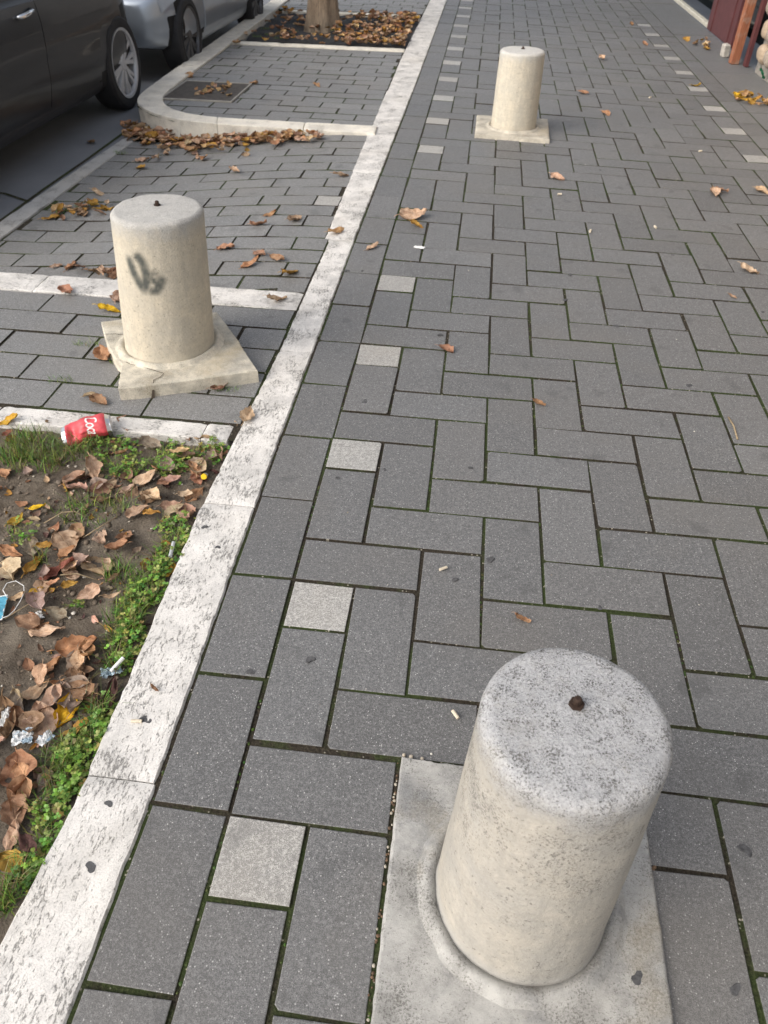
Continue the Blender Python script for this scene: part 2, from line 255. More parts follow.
# ------------------------------------------------------------------ data tables (metres): x, y, z, length, direction, width ratio, colour, label
LEAVES = [
(-0.435, 0.427, -0.02, 0.108, 0.07, 0.42, 'tan', 'smooth oval tan leaf lying flat on bare dirt below the blue mask'),
(-0.334, 0.383, -0.02, 0.099, 0.43, 0.62, 'orange', 'large crumpled orange brown leaf with a yellowish tip'),
(-0.379, 0.32, -0.02, 0.069, 0.86, 0.55, 'rust', 'rust coloured ridged leaf touching the big orange brown leaf'),
(-0.31, 0.33, -0.02, 0.094, -1.1, 0.6, 'grey', 'grey brown crumpled leaf curled up beneath the big orange brown leaf'),
(-0.382, 0.252, -0.02, 0.074, 1.04, 0.5, 'pink', 'pinkish brown long leaf pointing up to the right on the dirt'),
(-0.313, 0.276, -0.02, 0.076, 0.21, 0.45, 'orange', 'bright orange torn leaf just above the large yellow leaf'),
(-0.284, 0.212, -0.02, 0.101, 1.54, 0.45, 'yellow', 'large bright yellow leaf standing among brown leaves near the kerb'),
(-0.244, 0.159, -0.02, 0.076, 0.72, 0.62, 'ochre', 'flat ochre leaf tucked right under the large bright yellow leaf'),
(-0.329, 0.172, -0.02, 0.112, 2.18, 0.75, 'pink', 'triangular dusty tan leaf left of the large bright yellow leaf'),
(-0.408, 0.158, -0.02, 0.13, -1.12, 0.5, 'brown', 'big dark brown leaf with rolled edge at the left edge of the bed'),
(-0.412, 0.221, -0.02, 0.06, -0.99, 0.5, 'tan', 'small tan leaf fragment beside the pinkish brown long leaf'),
(-0.195, 0.25, -0.02, 0.102, -1.43, 0.32, 'dark', 'dark shrivelled purple brown leaf pressed against the white kerb'),
(-0.246, 0.252, -0.02, 0.066, -0.84, 0.8, 'pink', 'small pinkish leaf right of the large bright yellow leaf'),
(-0.312, 0.033, -0.02, 0.116, -1.1, 0.72, 'rust', 'large rust red cupped leaf with raised midrib'),
(-0.277, -0.055, -0.02, 0.077, -1.0, 0.75, 'brown', 'dull brown leaf directly below the large rust red cupped leaf'),
(-0.233, -0.151, -0.02, 0.062, -0.33, 0.75, 'ochre', 'broad golden brown leaf lowest in the bed'),
(-0.26, -0.104, -0.02, 0.073, -1.53, 0.4, 'tan', 'narrow tan folded leaf above the broad golden brown leaf'),
(-0.206, -0.122, -0.02, 0.063, -0.61, 0.4, 'dark', 'thin dark leaf next to the lowest clover tuft'),
(-0.255, 0.027, -0.02, 0.053, -1.61, 0.5, 'grey', 'grey brown twisted leaf right of the large rust red cupped leaf'),
(-0.51, 0.643, -0.02, 0.116, 0.76, 0.45, 'maroon', 'long reddish brown leaf in the middle of the bare dirt'),
(-0.401, 0.664, -0.02, 0.131, -0.77, 0.85, 'cream2', 'broad pale beige leaf lying flat on bare dirt'),
(-0.538, 0.755, -0.02, 0.092, -0.63, 0.85, 'tan', 'tan curled leaf with a dark fold above the long reddish brown leaf'),
(-0.516, 0.793, -0.02, 0.075, -0.72, 0.7, 'brown', 'brown leaf scrap attached beside the tan curled leaf'),
(-0.439, 0.774, -0.02, 0.119, -0.98, 0.4, 'tan', 'bent narrow tan leaf above the broad pale beige leaf'),
(-0.372, 0.791, -0.02, 0.067, -1.2, 0.75, 'rust', 'small rust leaf crumpled into a ball on the dirt'),
(-0.673, 0.689, -0.02, 0.078, -0.24, 0.38, 'orange', 'long orange leaf touching the left edge of the picture'),
(-0.627, 0.715, -0.02, 0.085, -0.95, 0.6, 'grey', 'grey brown hooked leaf beside the long orange leaf'),
(-0.589, 0.734, -0.02, 0.05, 0.4, 0.55, 'ochre', 'yellow brown creased leaf right of the grey brown hooked leaf'),
(-0.585, 0.648, -0.02, 0.086, 1.47, 0.36, 'ochre', 'slim ochre leaf slanting over the dirt beside the long reddish brown leaf'),
(-0.645, 0.614, -0.02, 0.12, -0.66, 0.85, 'cream', 'rounded cream coloured leaf above the blue mask'),
(-0.566, 0.524, -0.02, 0.048, 0.52, 0.45, 'tan', 'tan leaf half covered by the mask ear loop'),
(-0.53, 0.554, -0.02, 0.044, 0.57, 0.55, 'yellow2', 'short golden yellow leaf beside the mask ear loop'),
(-0.491, 0.584, -0.02, 0.037, 0.56, 0.6, 'orange', 'orange brown leaf at the end of the grass stalk'),
(-0.447, 0.585, -0.02, 0.045, 0.57, 0.5, 'ochre', 'light orange leaf under the grass stalk'),
(-0.684, 0.881, -0.02, 0.049, 0.53, 0.4, 'yellow', 'small yellow leaf alone on dark soil'),
(-0.72, 0.82, -0.02, 0.054, 1.14, 0.6, 'yellow2', 'mottled yellow leaf over a green sprout at the left of the bed'),
(-0.303, 0.543, -0.02, 0.047, 0.45, 0.5, 'tan', 'light tan leaf scrap at the inner edge of the clover strip'),
(-0.331, 0.614, -0.02, 0.045, 1.16, 0.35, 'brown', 'thin brown leaf leaning on clover right of the broad pale beige leaf'),
(-0.581, 1.346, -0.02, 0.134, -1.17, 0.75, 'pink', 'pinkish brown leaf standing against the kerb beside the red can'),
(-0.456, 1.234, -0.02, 0.079, -0.3, 0.85, 'grey', 'two toned brown leaf rolled up on the clover'),
(-0.338, 1.2, -0.02, 0.067, 0.14, 0.6, 'orange2', 'light orange leaf resting on top of the brown leaves and clover'),
(-0.306, 1.152, -0.02, 0.066, -0.27, 0.65, 'brown', 'brown leaf partly under the light orange leaf'),
(-0.293, 1.305, -0.02, 0.085, -0.28, 0.6, 'tan', 'tan leaf leaning on the cross kerb near the bed corner'),
(-0.411, 1.067, -0.02, 0.094, 0.8, 0.62, 'tan', 'wide sandy leaf with a drooping tip'),
(-0.449, 1.008, -0.02, 0.06, 0.88, 0.5, 'pink', 'pink brown leaf joining the left end of the wide sandy leaf'),
(-0.32, 1.067, -0.02, 0.057, 0.33, 0.55, 'pink', 'small dusty pink leaf between clover clumps'),
(-0.36, 0.993, -0.02, 0.072, -0.21, 0.5, 'brown', 'brown leaf below the wide sandy leaf'),
(-0.286, 0.959, -0.02, 0.067, 0.36, 0.55, 'pink', 'rosy brown leaf beside the kerb and above the ochre leaf'),
(-0.234, 1.024, -0.02, 0.081, 1.17, 0.55, 'rust', 'arched rust brown leaf close to the yellow capped vial'),
(-0.225, 0.919, -0.02, 0.127, -1.11, 0.55, 'pink', 'pinkish leaf hanging down along the white kerb'),
(-0.325, 0.897, -0.02, 0.056, 0.06, 0.5, 'ochre', 'ochre leaf above the bright clover clump by the kerb'),
(-0.264, 1.131, -0.02, 0.079, -0.93, 0.5, 'orange', 'upright orange leaf left of the yellow capped vial'),
(-0.224, 1.24, -0.02, 0.098, -1.04, 0.5, 'pink', 'pale folded leaf in the corner gap between the kerbs'),
(-0.356, 1.326, -0.02, 0.09, -1.06, 0.65, 'pink', 'small pink leaf against the face of the cross kerb'),
(-0.213, 1.396, -0.02, 0.065, -0.73, 0.6, 'tan', 'tan leaf bits on the cross kerb end'),
(-0.168, 1.436, 0.005, 0.078, 1.51, 0.6, 'tan', 'light brown leaf on the long white kerb beside the paving'),
(-0.594, 1.084, -0.02, 0.109, -1.02, 0.5, 'tan', 'tan drooping leaf below the green clover left of centre'),
(-0.598, 0.974, -0.02, 0.093, -0.36, 0.5, 'pink', 'dull pink leaf on the grassy soil'),
(-0.539, 1.01, -0.02, 0.053, 0.54, 0.8, 'grey', 'greyish leaf with curled rim on the grassy soil'),
(-0.517, 0.95, -0.02, 0.057, 0.4, 0.55, 'brown', 'brown leaf under the greyish leaf with curled rim'),
(-0.836, 1.323, -0.02, 0.065, -0.25, 0.8, 'brown', 'brown leaf left of the red can against the cross kerb'),
(-0.985, 1.294, -0.02, 0.076, 0.48, 0.5, 'yellow2', 'yellowish leaf in the grass at the upper left of the bed'),
(-0.956, 1.225, -0.02, 0.038, 0.83, 0.7, 'maroon', 'dark red leaf in the grass at the upper left of the bed'),
(-0.53, 1.18, -0.02, 0.059, 1.16, 0.3, 'orange', 'thin orange brown leaf across the clover right of the red can'),
(-0.881, 1.031, -0.02, 0.064, -0.69, 0.8, 'orange', 'small orange leaf cut off by the left picture edge'),
(-0.194, 0.679, -0.02, 0.06, -1.57, 0.4, 'yellow2', 'golden leaf at the tip of the white stick beside the kerb'),
(-0.089, 0.274, -0.01, 0.031, -0.57, 0.3, 'brown', 'brown sliver of leaf wedged in the clover above the yellow leaf'),
(-0.779, 1.491, 0.0, 0.043, 0.84, 0.5, 'tan', 'tan curled leaf on the pavers above the red can'),
(-0.724, 1.452, 0.0, 0.069, -0.46, 0.75, 'rust', 'brown curled leaf on the pavers left of the broken slab'),
(-0.839, 1.764, 0.0, 0.142, -0.93, 0.85, 'rust', 'dark brown leaf stuck in the notch of the broken slab'),
(-0.32, 1.609, 0.0, 0.068, 0.81, 0.5, 'brown', 'brown leaf under the front edge of the broken slab'),
(-0.973, 2.156, 0.0, 0.093, -0.05, 0.42, 'yellow', 'bright yellow leaf on pavers left of the graffiti bollard'),
(-0.987, 2.289, 0.0, 0.113, 1.6, 0.6, 'tan', 'tan leaf touching the bright yellow leaf by the graffiti bollard'),
(-1.23, 2.291, 0.0, 0.097, -0.68, 0.6, 'rust', 'small rust leaf on pavers just below the second cross kerb'),
(-1.457, 2.792, -0.102, 0.127, 1.55, 0.55, 'rust', 'rust leaf on the ramp pavers behind the second cross kerb'),
(-1.546, 2.789, -0.109, 0.061, 0.65, 0.4, 'pink', 'pinkish leaf left of the rust leaf behind the second cross kerb'),
(-0.279, 2.356, 0.005, 0.112, 0.73, 0.4, 'tan', 'thin tan leaf lying on the second cross kerb'),
(-0.501, 2.755, -0.01, 0.107, 0.77, 0.5, 'rust', 'rust brown leaf on the ramp near the second cross kerb'),
(-0.278, 2.663, -0.001, 0.121, 0.99, 0.55, 'ochre', 'ochre torn leaf on the ramp next to the long kerb'),
(-0.415, 3.359, -0.005, 0.149, 1.01, 0.6, 'tan', 'curled tan leaf high on the ramp pavers'),
(-0.597, 3.29, -0.016, 0.136, -0.14, 0.55, 'rust', 'spread brown leaf behind the graffiti bollard'),
(-0.569, 3.443, -0.014, 0.074, 0.67, 0.4, 'rust', 'little rust leaf above the spread brown leaf on the ramp'),
(-0.686, 2.961, -0.023, 0.082, 0.28, 0.6, 'rust', 'pointed rust leaf right beside the graffiti bollard'),
(-0.485, 2.88, -0.009, 0.081, -0.66, 0.6, 'brown', 'small brown leaf on a pale ramp paver'),
(-0.383, 2.828, -0.004, 0.098, -0.62, 0.5, 'brown', 'brown leaf left of the tan leaves near the long kerb on the ramp'),
(-0.281, 4.147, -0.001, 0.171, 0.47, 0.5, 'tan', 'wide tan leaf high on the ramp by the long kerb'),
(-0.15, 3.198, 0.005, 0.136, 0.84, 0.5, 'orange', 'orange brown leaf on the long kerb joint'),
(0.232, 3.517, 0.0, 0.174, 0.35, 0.9, 'tan', 'crumpled straw coloured leaf cluster on the sidewalk pavers'),
(0.261, 3.376, 0.0, 0.076, -0.45, 0.6, 'ochre', 'ochre leaf tip beside the crumpled straw coloured leaf cluster'),
(0.064, 3.041, 0.0, 0.082, 0.86, 0.5, 'pink', 'faint pinkish leaf on pavers beside the long kerb'),
(0.79, 0.619, 0.0, 0.045, -0.52, 0.55, 'orange', 'small orange leaf behind the front bollard'),
(0.506, 2.037, 0.0, 0.07, -0.64, 0.65, 'rust', 'small brown leaf on pavers right of a light square'),
(0.867, 1.68, 0.0, 0.048, -0.62, 0.65, 'rust', 'small rust leaf in the middle of the herringbone paving'),
(2.06, 4.265, 0.0, 0.094, -0.72, 0.5, 'brown', 'brown leaf on the right half of the sidewalk'),
(1.946, 3.061, 0.0, 0.091, -0.74, 0.7, 'tan', 'pale tan leaf at the right picture edge'),
(1.071, 4.337, 0.0, 0.106, -0.65, 0.7, 'tan', 'pale leaf on pavers in front of the far bollard'),
(2.016, 4.212, 0.0, 0.165, -1.59, 0.6, 'tan', 'second small tan leaf just below the brown leaf on the right half of the sidewalk'),
(1.795, 2.736, 0.0, 0.041, -0.73, 0.5, 'tan', 'small tan leaf near the right edge above the pale tan leaf'),
(1.726, 8.263, 0.0, 0.2, -1.26, 0.6, 'tan', 'small pale leaf on pavers right of the far bollard top'),
(1.422, 6.734, 0.0, 0.138, -0.71, 0.6, 'rust', 'reddish leaf on pavers to the right of the far bollard'),
(1.545, 6.041, 0.0, 0.162, -1.05, 0.6, 'rust', 'faint reddish leaf nearer than the other on the far sidewalk'),
(2.286, 9.223, 0.0, 0.235, -1.23, 0.6, 'rust', 'rust leaf near the far light squares on the right'),
(2.313, 10.58, 0.0, 0.445, -1.48, 0.5, 'rust', 'tiny rust leaf beside the farthest light square'),
(2.466, 7.224, 0.0, 0.134, -0.86, 0.6, 'yellow2', 'golden leaf beside a light square on the right'),
(2.759, 6.865, 0.0, 0.255, 0.99, 0.9, 'yellow2', 'round golden leaf left of the yellow leaf heap'),
(2.927, 9.079, 0.0, 0.224, -1.28, 0.7, 'ochre', 'ochre leaf by the maroon door jamb'),
(2.316, 4.301, 0.0, 0.101, -0.97, 0.6, 'tan', 'tan leaf cut off by the right picture edge'),
(-1.78, 3.625, -0.124, 0.199, 1.08, 0.6, 'tan', 'large tan leaf lying in the gutter corner left of the graffiti bollard'),
(-1.902, 3.472, -0.129, 0.131, 0.79, 0.5, 'ochre', 'ochre leaf at the gutter kerb end'),
(-1.732, 3.549, -0.122, 0.154, -0.85, 0.6, 'brown', 'brown leaf beside the large tan leaf in the gutter corner'),
(-1.632, 3.633, -0.116, 0.147, 0.33, 0.35, 'ochre', 'long ochre leaf pointing to the graffiti bollard from the gutter'),
(-1.79, 3.912, -0.125, 0.118, -0.28, 0.5, 'tan', 'tan leaf on the ramp near the pale gutter kerb'),
(-1.772, 4.617, -0.124, 0.109, 0.71, 0.5, 'tan', 'tan leaf on the ramp in front of the leaf heap'),
(-1.719, 4.457, -0.121, 0.113, -0.64, 0.6, 'ochre', 'ochre leaf under the tan leaf in front of the leaf heap'),
(-1.434, 6.497, 0.0, 0.199, -0.67, 0.5, 'orange', 'single orange leaf on the raised far pavement'),
(-0.89, 6.535, 0.0, 0.173, -0.86, 0.5, 'rust', 'rust leaf on the raised far pavement near the tree pit'),
(-2.063, 6.645, 0.0, 0.272, -0.89, 0.7, 'orange2', 'orange leaf on the raised kerb beside the metal cover'),
(-2.05, 8.163, 0.02, 0.301, -0.95, 0.8, 'orange2', 'orange leaf at the corner of the tree pit kerb'),
(-2.306, 4.998, -0.13, 0.181, -0.85, 0.6, 'brown', 'brown leaf near the pale gutter kerb and the black car'),
(-0.999, 4.253, -0.054, 0.119, -0.72, 0.5, 'tan', 'small tan leaf on the ramp just right of the graffiti bollard top'),
]
HEAP = [
(-0.726, 4.913, -0.027, 'kerb', 5), (-1.29, 5.087, -0.085, 'kerb', 0), (-1.949, 5.099, -0.13, 'kerb', 2), (-1.458, 4.997, -0.102, 'kerb', 5), (-0.602, 5.146, -0.017, 'kerb', 3), 
(-1.936, 5.164, -0.13, 'kerb', 5), (-0.727, 5.031, -0.027, 'kerb', 3), (-1.475, 5.09, -0.103, 'kerb', 2), (-1.819, 5.121, -0.126, 'kerb', 3), (-0.701, 5.007, -0.025, 'kerb', 3), 
(-0.734, 5.09, -0.028, 'kerb', 0), (-1.806, 5.136, -0.126, 'kerb', 2), (-1.847, 5.174, -0.127, 'kerb', 5), (-1.874, 5.134, -0.128, 'kerb', 1), (-1.567, 5.111, -0.111, 'kerb', 1), 
(-1.44, 5.064, -0.1, 'kerb', 5), (-1.66, 5.178, -0.118, 'kerb', 0), (-1.395, 5.038, -0.096, 'kerb', 2), (-1.576, 5.028, -0.112, 'kerb', 4), (-1.63, 5.058, -0.116, 'kerb', 0), 
(-1.793, 5.174, -0.125, 'kerb', 1), (-1.862, 5.199, -0.128, 'kerb', 3), (-1.125, 4.975, -0.068, 'kerb', 3), (-1.341, 5.206, -0.091, 'kerb', 0), (-1.722, 5.048, -0.122, 'kerb', 3), 
(-1.951, 5.262, -0.13, 'kerb', 3), (-1.759, 5.191, -0.124, 'kerb', 4), (-1.482, 5.08, -0.104, 'kerb', 4), (-0.746, 5.015, -0.029, 'kerb', 3), (-1.755, 5.112, -0.123, 'kerb', 4), 
(-1.589, 5.026, -0.113, 'kerb', 5), (-1.791, 5.075, -0.125, 'kerb', 1), (-0.885, 5.023, -0.042, 'kerb', 4), (-1.79, 5.129, -0.125, 'kerb', 0), (-1.704, 5.157, -0.121, 'kerb', 0), 
(-0.977, 5.04, -0.052, 'kerb', 2), (-1.091, 4.869, -0.064, 'kerb', 3), (-0.628, 4.903, -0.019, 'kerb', 5), (-1.204, 4.956, -0.076, 'kerb', 1), (-1.963, 5.277, -0.13, 'kerb', 4), 
(-0.837, 5.064, -0.037, 'kerb', 4), (-0.604, 4.948, -0.017, 'kerb', 4), (-1.636, 5.074, -0.116, 'kerb', 1), (-1.004, 5.001, -0.055, 'kerb', 5), (-1.99, 5.15, -0.13, 'kerb', 5), 
(-1.197, 5.045, -0.075, 'kerb', 1), (-0.828, 5.071, -0.036, 'kerb', 3), (-1.745, 5.119, -0.123, 'kerb', 2), (-0.85, 5.021, -0.039, 'kerb', 3), (-1.114, 5.03, -0.066, 'kerb', 5), 
(-2.024, 5.154, -0.13, 'kerb', 2), (-0.718, 4.925, -0.026, 'kerb', 2), (-1.924, 5.067, -0.129, 'kerb', 0), (-1.884, 5.156, -0.128, 'kerb', 2), (-0.964, 4.955, -0.05, 'kerb', 4), 
(-0.826, 5.122, -0.036, 'kerb', 1), (-0.843, 5.06, -0.038, 'kerb', 1), (-1.041, 4.941, -0.059, 'kerb', 4), (-0.81, 5.093, -0.035, 'kerb', 0), (-1.131, 4.979, -0.068, 'kerb', 4), 
(-0.868, 5.012, -0.04, 'kerb', 0), (-1.471, 4.977, -0.103, 'kerb', 1), (-1.733, 5.164, -0.122, 'kerb', 4), (-0.813, 4.988, -0.035, 'kerb', 2), (-0.891, 4.872, -0.043, 'kerb', 0), 
(-1.471, 5.092, -0.103, 'kerb', 1), (-1.821, 5.119, -0.126, 'kerb', 0), (-1.952, 5.185, -0.13, 'kerb', 3), (-0.88, 5.072, -0.042, 'kerb', 1), (-2.061, 5.353, -0.128, 'kerb', 1), 
(-1.86, 5.052, -0.128, 'kerb', 5), (-1.189, 4.959, -0.075, 'kerb', 2), (-0.82, 5.028, -0.036, 'kerb', 5), (-1.062, 5.032, -0.061, 'kerb', 2), (-1.962, 5.138, -0.13, 'kerb', 5), 
(-1.038, 5.068, -0.058, 'kerb', 4), (-1.576, 5.084, -0.112, 'kerb', 5), (-0.593, 4.996, -0.016, 'kerb', 5), (-1.417, 5.121, -0.098, 'kerb', 4), (-1.012, 5.105, -0.056, 'kerb', 4), 
(-1.109, 5.095, -0.066, 'kerb', 3), (-1.836, 5.095, -0.127, 'kerb', 1), (-1.109, 5.038, -0.066, 'kerb', 2), (-1.365, 5.093, -0.093, 'kerb', 5), (-1.499, 4.999, -0.105, 'kerb', 2), 
(-1.916, 5.223, -0.129, 'kerb', 1), (-1.449, 5.188, -0.101, 'kerb', 4), (-1.615, 5.092, -0.115, 'kerb', 2), (-0.633, 5.039, -0.019, 'kerb', 1), (-2.072, 5.243, -0.13, 'kerb', 5), 
(-1.477, 4.956, -0.103, 'kerb', 5), (-1.851, 5.164, -0.127, 'kerb', 4), (-1.372, 5.113, -0.094, 'kerb', 5), (-1.776, 5.105, -0.124, 'kerb', 0), (-1.967, 5.151, -0.13, 'kerb', 0), 
(-0.792, 5.094, -0.033, 'kerb', 1), (-1.283, 5.062, -0.085, 'kerb', 4), (-1.565, 5.048, -0.111, 'kerb', 2), (-2.026, 5.206, -0.13, 'kerb', 0), (-1.845, 5.032, -0.127, 'kerb', 4), 
(-1.182, 5.045, -0.074, 'kerb', 0), (-1.781, 5.068, -0.125, 'kerb', 4), (-1.006, 4.986, -0.055, 'kerb', 4), (-2.074, 5.179, -0.13, 'kerb', 5), (-0.823, 4.984, -0.036, 'kerb', 3), 
(-1.4, 5.14, -0.096, 'kerb', 3), (-1.844, 5.141, -0.127, 'kerb', 5), (-1.832, 5.117, -0.127, 'kerb', 5), (-1.866, 5.262, -0.128, 'kerb', 4), (-1.431, 5.171, -0.099, 'kerb', 3), 
(-1.434, 5.08, -0.099, 'kerb', 5), (-1.879, 5.126, -0.128, 'kerb', 5), (-1.019, 5.25, -0.056, 'kerb', 2), (-1.746, 5.227, -0.123, 'kerb', 4), (-1.872, 5.15, -0.128, 'kerb', 0), 
(-1.204, 5.045, -0.076, 'kerb', 3), (-1.895, 5.177, -0.129, 'kerb', 5), (-1.948, 5.276, -0.13, 'kerb', 5), (-1.251, 5.04, -0.081, 'kerb', 2), (-1.672, 5.166, -0.119, 'kerb', 2), 
(-2.04, 5.151, -0.13, 'kerb', 2), (-1.003, 4.936, -0.055, 'kerb', 5), (-1.692, 5.173, -0.12, 'kerb', 0), (-0.817, 5.045, -0.035, 'kerb', 1), (-0.801, 4.997, -0.034, 'kerb', 4), 
(-1.203, 4.883, -0.076, 'kerb', 1), (-1.832, 5.221, -0.127, 'kerb', 2), (-1.335, 5.111, -0.09, 'kerb', 1), (-1.575, 5.113, -0.112, 'kerb', 3), (-0.872, 5.063, -0.041, 'kerb', 4), 
(-0.922, 5.051, -0.046, 'kerb', 4), (-1.263, 5.139, -0.083, 'kerb', 2), (-1.713, 5.193, -0.121, 'kerb', 3), (-1.263, 4.967, -0.082, 'kerb', 4), (-1.358, 4.873, -0.092, 'kerb', 0), 
(-0.954, 5.046, -0.049, 'kerb', 1), (-1.411, 4.987, -0.097, 'kerb', 3), (-1.151, 4.954, -0.071, 'kerb', 0), (-0.785, 4.905, -0.032, 'kerb', 1), (-1.911, 5.149, -0.129, 'kerb', 2), 
(-1.705, 5.126, -0.121, 'kerb', 3), (-1.4, 5.004, -0.096, 'kerb', 5), (-1.305, 5.04, -0.087, 'kerb', 0), (-1.935, 5.166, -0.129, 'kerb', 1), (-1.587, 5.099, -0.113, 'kerb', 2), 
(-2.005, 5.234, -0.13, 'kerb', 2), (-1.907, 5.122, -0.129, 'kerb', 1), (-1.593, 5.094, -0.113, 'kerb', 0), (-1.464, 5.026, -0.102, 'kerb', 2), (-0.863, 4.86, -0.04, 'kerb', 5), 
(-2.04, 5.28, -0.13, 'kerb', 0), (-2.191, 5.388, -0.087, 'kerb', 3), (-1.957, 5.279, -0.095, 'kerb', 4), (-1.99, 5.212, -0.13, 'kerb', 5), (-2.04, 5.264, -0.095, 'kerb', 5), 
(-2.2, 5.424, -0.087, 'kerb', 4), (-2.064, 5.409, -0.087, 'kerb', 0), (-2.088, 5.189, -0.046, 'kerb', 1), (-2.052, 5.128, -0.13, 'kerb', 3), (-2.099, 5.389, -0.087, 'kerb', 1), 
(-2.035, 5.202, -0.056, 'kerb', 2), (-2.084, 5.299, -0.043, 'kerb', 0), (-2.119, 5.337, -0.019, 'kerb', 1), (-2.132, 5.418, -0.109, 'kerb', 3), (-1.655, 4.774, -0.118, 'kerb', 4), 
(-1.366, 4.801, -0.093, 'kerb', 5), (-1.308, 4.785, -0.087, 'kerb', 5), (-1.263, 5.106, -0.082, 'kerb', 4), (-1.513, 4.857, -0.107, 'kerb', 1), (-1.321, 4.606, -0.088, 'kerb', 4), 
(-1.232, 4.749, -0.079, 'kerb', 4), (-1.745, 4.993, -0.123, 'kerb', 2), (-1.509, 4.825, -0.106, 'kerb', 0), (-1.668, 4.671, -0.118, 'kerb', 0), (-1.017, 4.632, -0.056, 'kerb', 0), 
(-1.361, 4.984, -0.093, 'kerb', 2), (-1.7, 4.851, -0.12, 'kerb', 0), (-1.228, 4.909, -0.079, 'kerb', 5), (-1.595, 4.954, -0.113, 'kerb', 0), (-1.508, 4.86, -0.106, 'kerb', 4), 
(-1.4, 4.941, -0.096, 'kerb', 0), (-1.459, 4.804, -0.102, 'kerb', 4), (-1.415, 4.992, -0.098, 'kerb', 5), (-1.408, 4.892, -0.097, 'kerb', 4), (-1.916, 3.561, -0.129, 'gutter', 1), 
(-1.798, 3.565, -0.125, 'gutter', 2), (-1.75, 3.716, -0.123, 'gutter', 5), (-1.886, 3.639, -0.129, 'gutter', 4), (-1.629, 3.552, -0.116, 'gutter', 0), (-1.882, 3.545, -0.128, 'gutter', 0), 
(-1.774, 3.502, -0.124, 'gutter', 2), (-1.795, 3.677, -0.125, 'gutter', 1), (-1.744, 3.598, -0.123, 'gutter', 5), (-1.782, 3.76, -0.125, 'gutter', 2), (-1.78, 3.634, -0.125, 'gutter', 0), 
(-1.97, 3.672, -0.13, 'gutter', 0), (-1.652, 3.714, -0.117, 'gutter', 4), (-1.824, 3.468, -0.126, 'gutter', 5), (-1.889, 3.589, -0.129, 'gutter', 1), (-1.841, 3.605, -0.127, 'gutter', 4), 
(-1.729, 3.676, -0.122, 'gutter', 1), (-1.744, 3.544, -0.123, 'gutter', 5), (-1.635, 3.634, -0.116, 'gutter', 1), (-1.85, 3.621, -0.127, 'gutter', 2), (-1.521, 6.014, 0.0, 'cover', 4), 
(-1.738, 6.041, 0.0, 'cover', 3), (-1.695, 6.056, 0.0, 'cover', 4), (-1.588, 6.056, 0.0, 'cover', 1), (-1.752, 6.315, 0.0, 'cover', 2), (-1.654, 6.148, 0.0, 'cover', 3), 
(-1.609, 6.172, 0.0, 'cover', 1), (-1.665, 6.279, 0.0, 'cover', 3), (-1.786, 6.025, 0.0, 'cover', 1), (-1.711, 6.254, 0.0, 'cover', 0), (-1.759, 6.101, 0.0, 'cover', 0), 
(-1.624, 6.347, 0.0, 'cover', 3), (-1.64, 6.24, 0.0, 'cover', 5), (-1.792, 5.97, 0.0, 'cover', 5), (-1.721, 6.184, 0.0, 'cover', 4), (-1.711, 6.145, 0.0, 'cover', 1), 
(-1.746, 5.993, 0.0, 'cover', 2), (-1.678, 6.205, 0.0, 'cover', 5), (-1.849, 6.152, 0.0, 'cover', 4), (-1.754, 5.993, 0.0, 'cover', 4), (-1.618, 6.262, 0.0, 'cover', 2), 
(-1.768, 6.226, 0.0, 'cover', 0), (-1.202, 2.675, -0.076, 'row', 5), (-1.4, 2.755, -0.096, 'row', 5), (-1.258, 2.716, -0.082, 'row', 4), (-1.246, 2.665, -0.081, 'row', 2), 
(-1.141, 2.644, -0.069, 'row', 3), (-1.171, 2.677, -0.073, 'row', 0), (-1.188, 2.656, -0.074, 'row', 0), (-1.213, 2.693, -0.077, 'row', 4), (-1.205, 2.68, -0.076, 'row', 1), 
(-1.222, 2.686, -0.078, 'row', 5), (-1.357, 2.725, -0.092, 'row', 4), (-1.165, 2.638, -0.072, 'row', 2), (-1.306, 2.704, -0.087, 'row', 0), (-1.14, 2.666, -0.069, 'row', 3), 
(-1.185, 2.664, -0.074, 'row', 2), (-1.287, 2.698, -0.085, 'row', 0), (2.752, 6.745, 0.0, 'wall', 5), (2.825, 6.703, 0.0, 'wall', 1), (3.133, 6.724, 0.0, 'wall', 2), 
(2.799, 6.827, 0.0, 'wall', 1), (2.818, 6.864, 0.0, 'wall', 2), (2.939, 6.578, 0.0, 'wall', 3), (2.718, 6.813, 0.0, 'wall', 3), (2.748, 6.738, 0.0, 'wall', 1), 
(2.976, 6.699, 0.0, 'wall', 5), (2.75, 6.638, 0.0, 'wall', 3), (2.934, 6.878, 0.0, 'wall', 5), (2.8, 6.635, 0.0, 'wall', 4), (2.808, 6.833, 0.0, 'wall', 2), 
(2.911, 6.675, 0.0, 'wall', 4), (2.883, 6.732, 0.0, 'wall', 5), (2.776, 6.87, 0.0, 'wall', 4), (2.712, 6.708, 0.0, 'wall', 5), (2.942, 6.598, 0.0, 'wall', 0), 
(2.859, 6.568, 0.0, 'wall', 2), (2.828, 6.861, 0.0, 'wall', 5), (2.828, 6.643, 0.0, 'wall', 3), (3.044, 6.596, 0.0, 'wall', 4), (3.009, 6.625, 0.0, 'wall', 3), 
(2.926, 6.643, 0.0, 'wall', 3), (3.038, 6.619, 0.0, 'wall', 0), (2.828, 6.867, 0.0, 'wall', 2), (2.942, 9.201, 0.0, 'door', 2), (3.205, 9.318, 0.0, 'door', 2), 
(2.963, 9.559, 0.0, 'door', 2), (2.976, 9.384, 0.0, 'door', 5), (3.174, 9.306, 0.0, 'door', 2), (2.947, 9.208, 0.0, 'door', 0), (2.849, 9.345, 0.0, 'door', 4), 
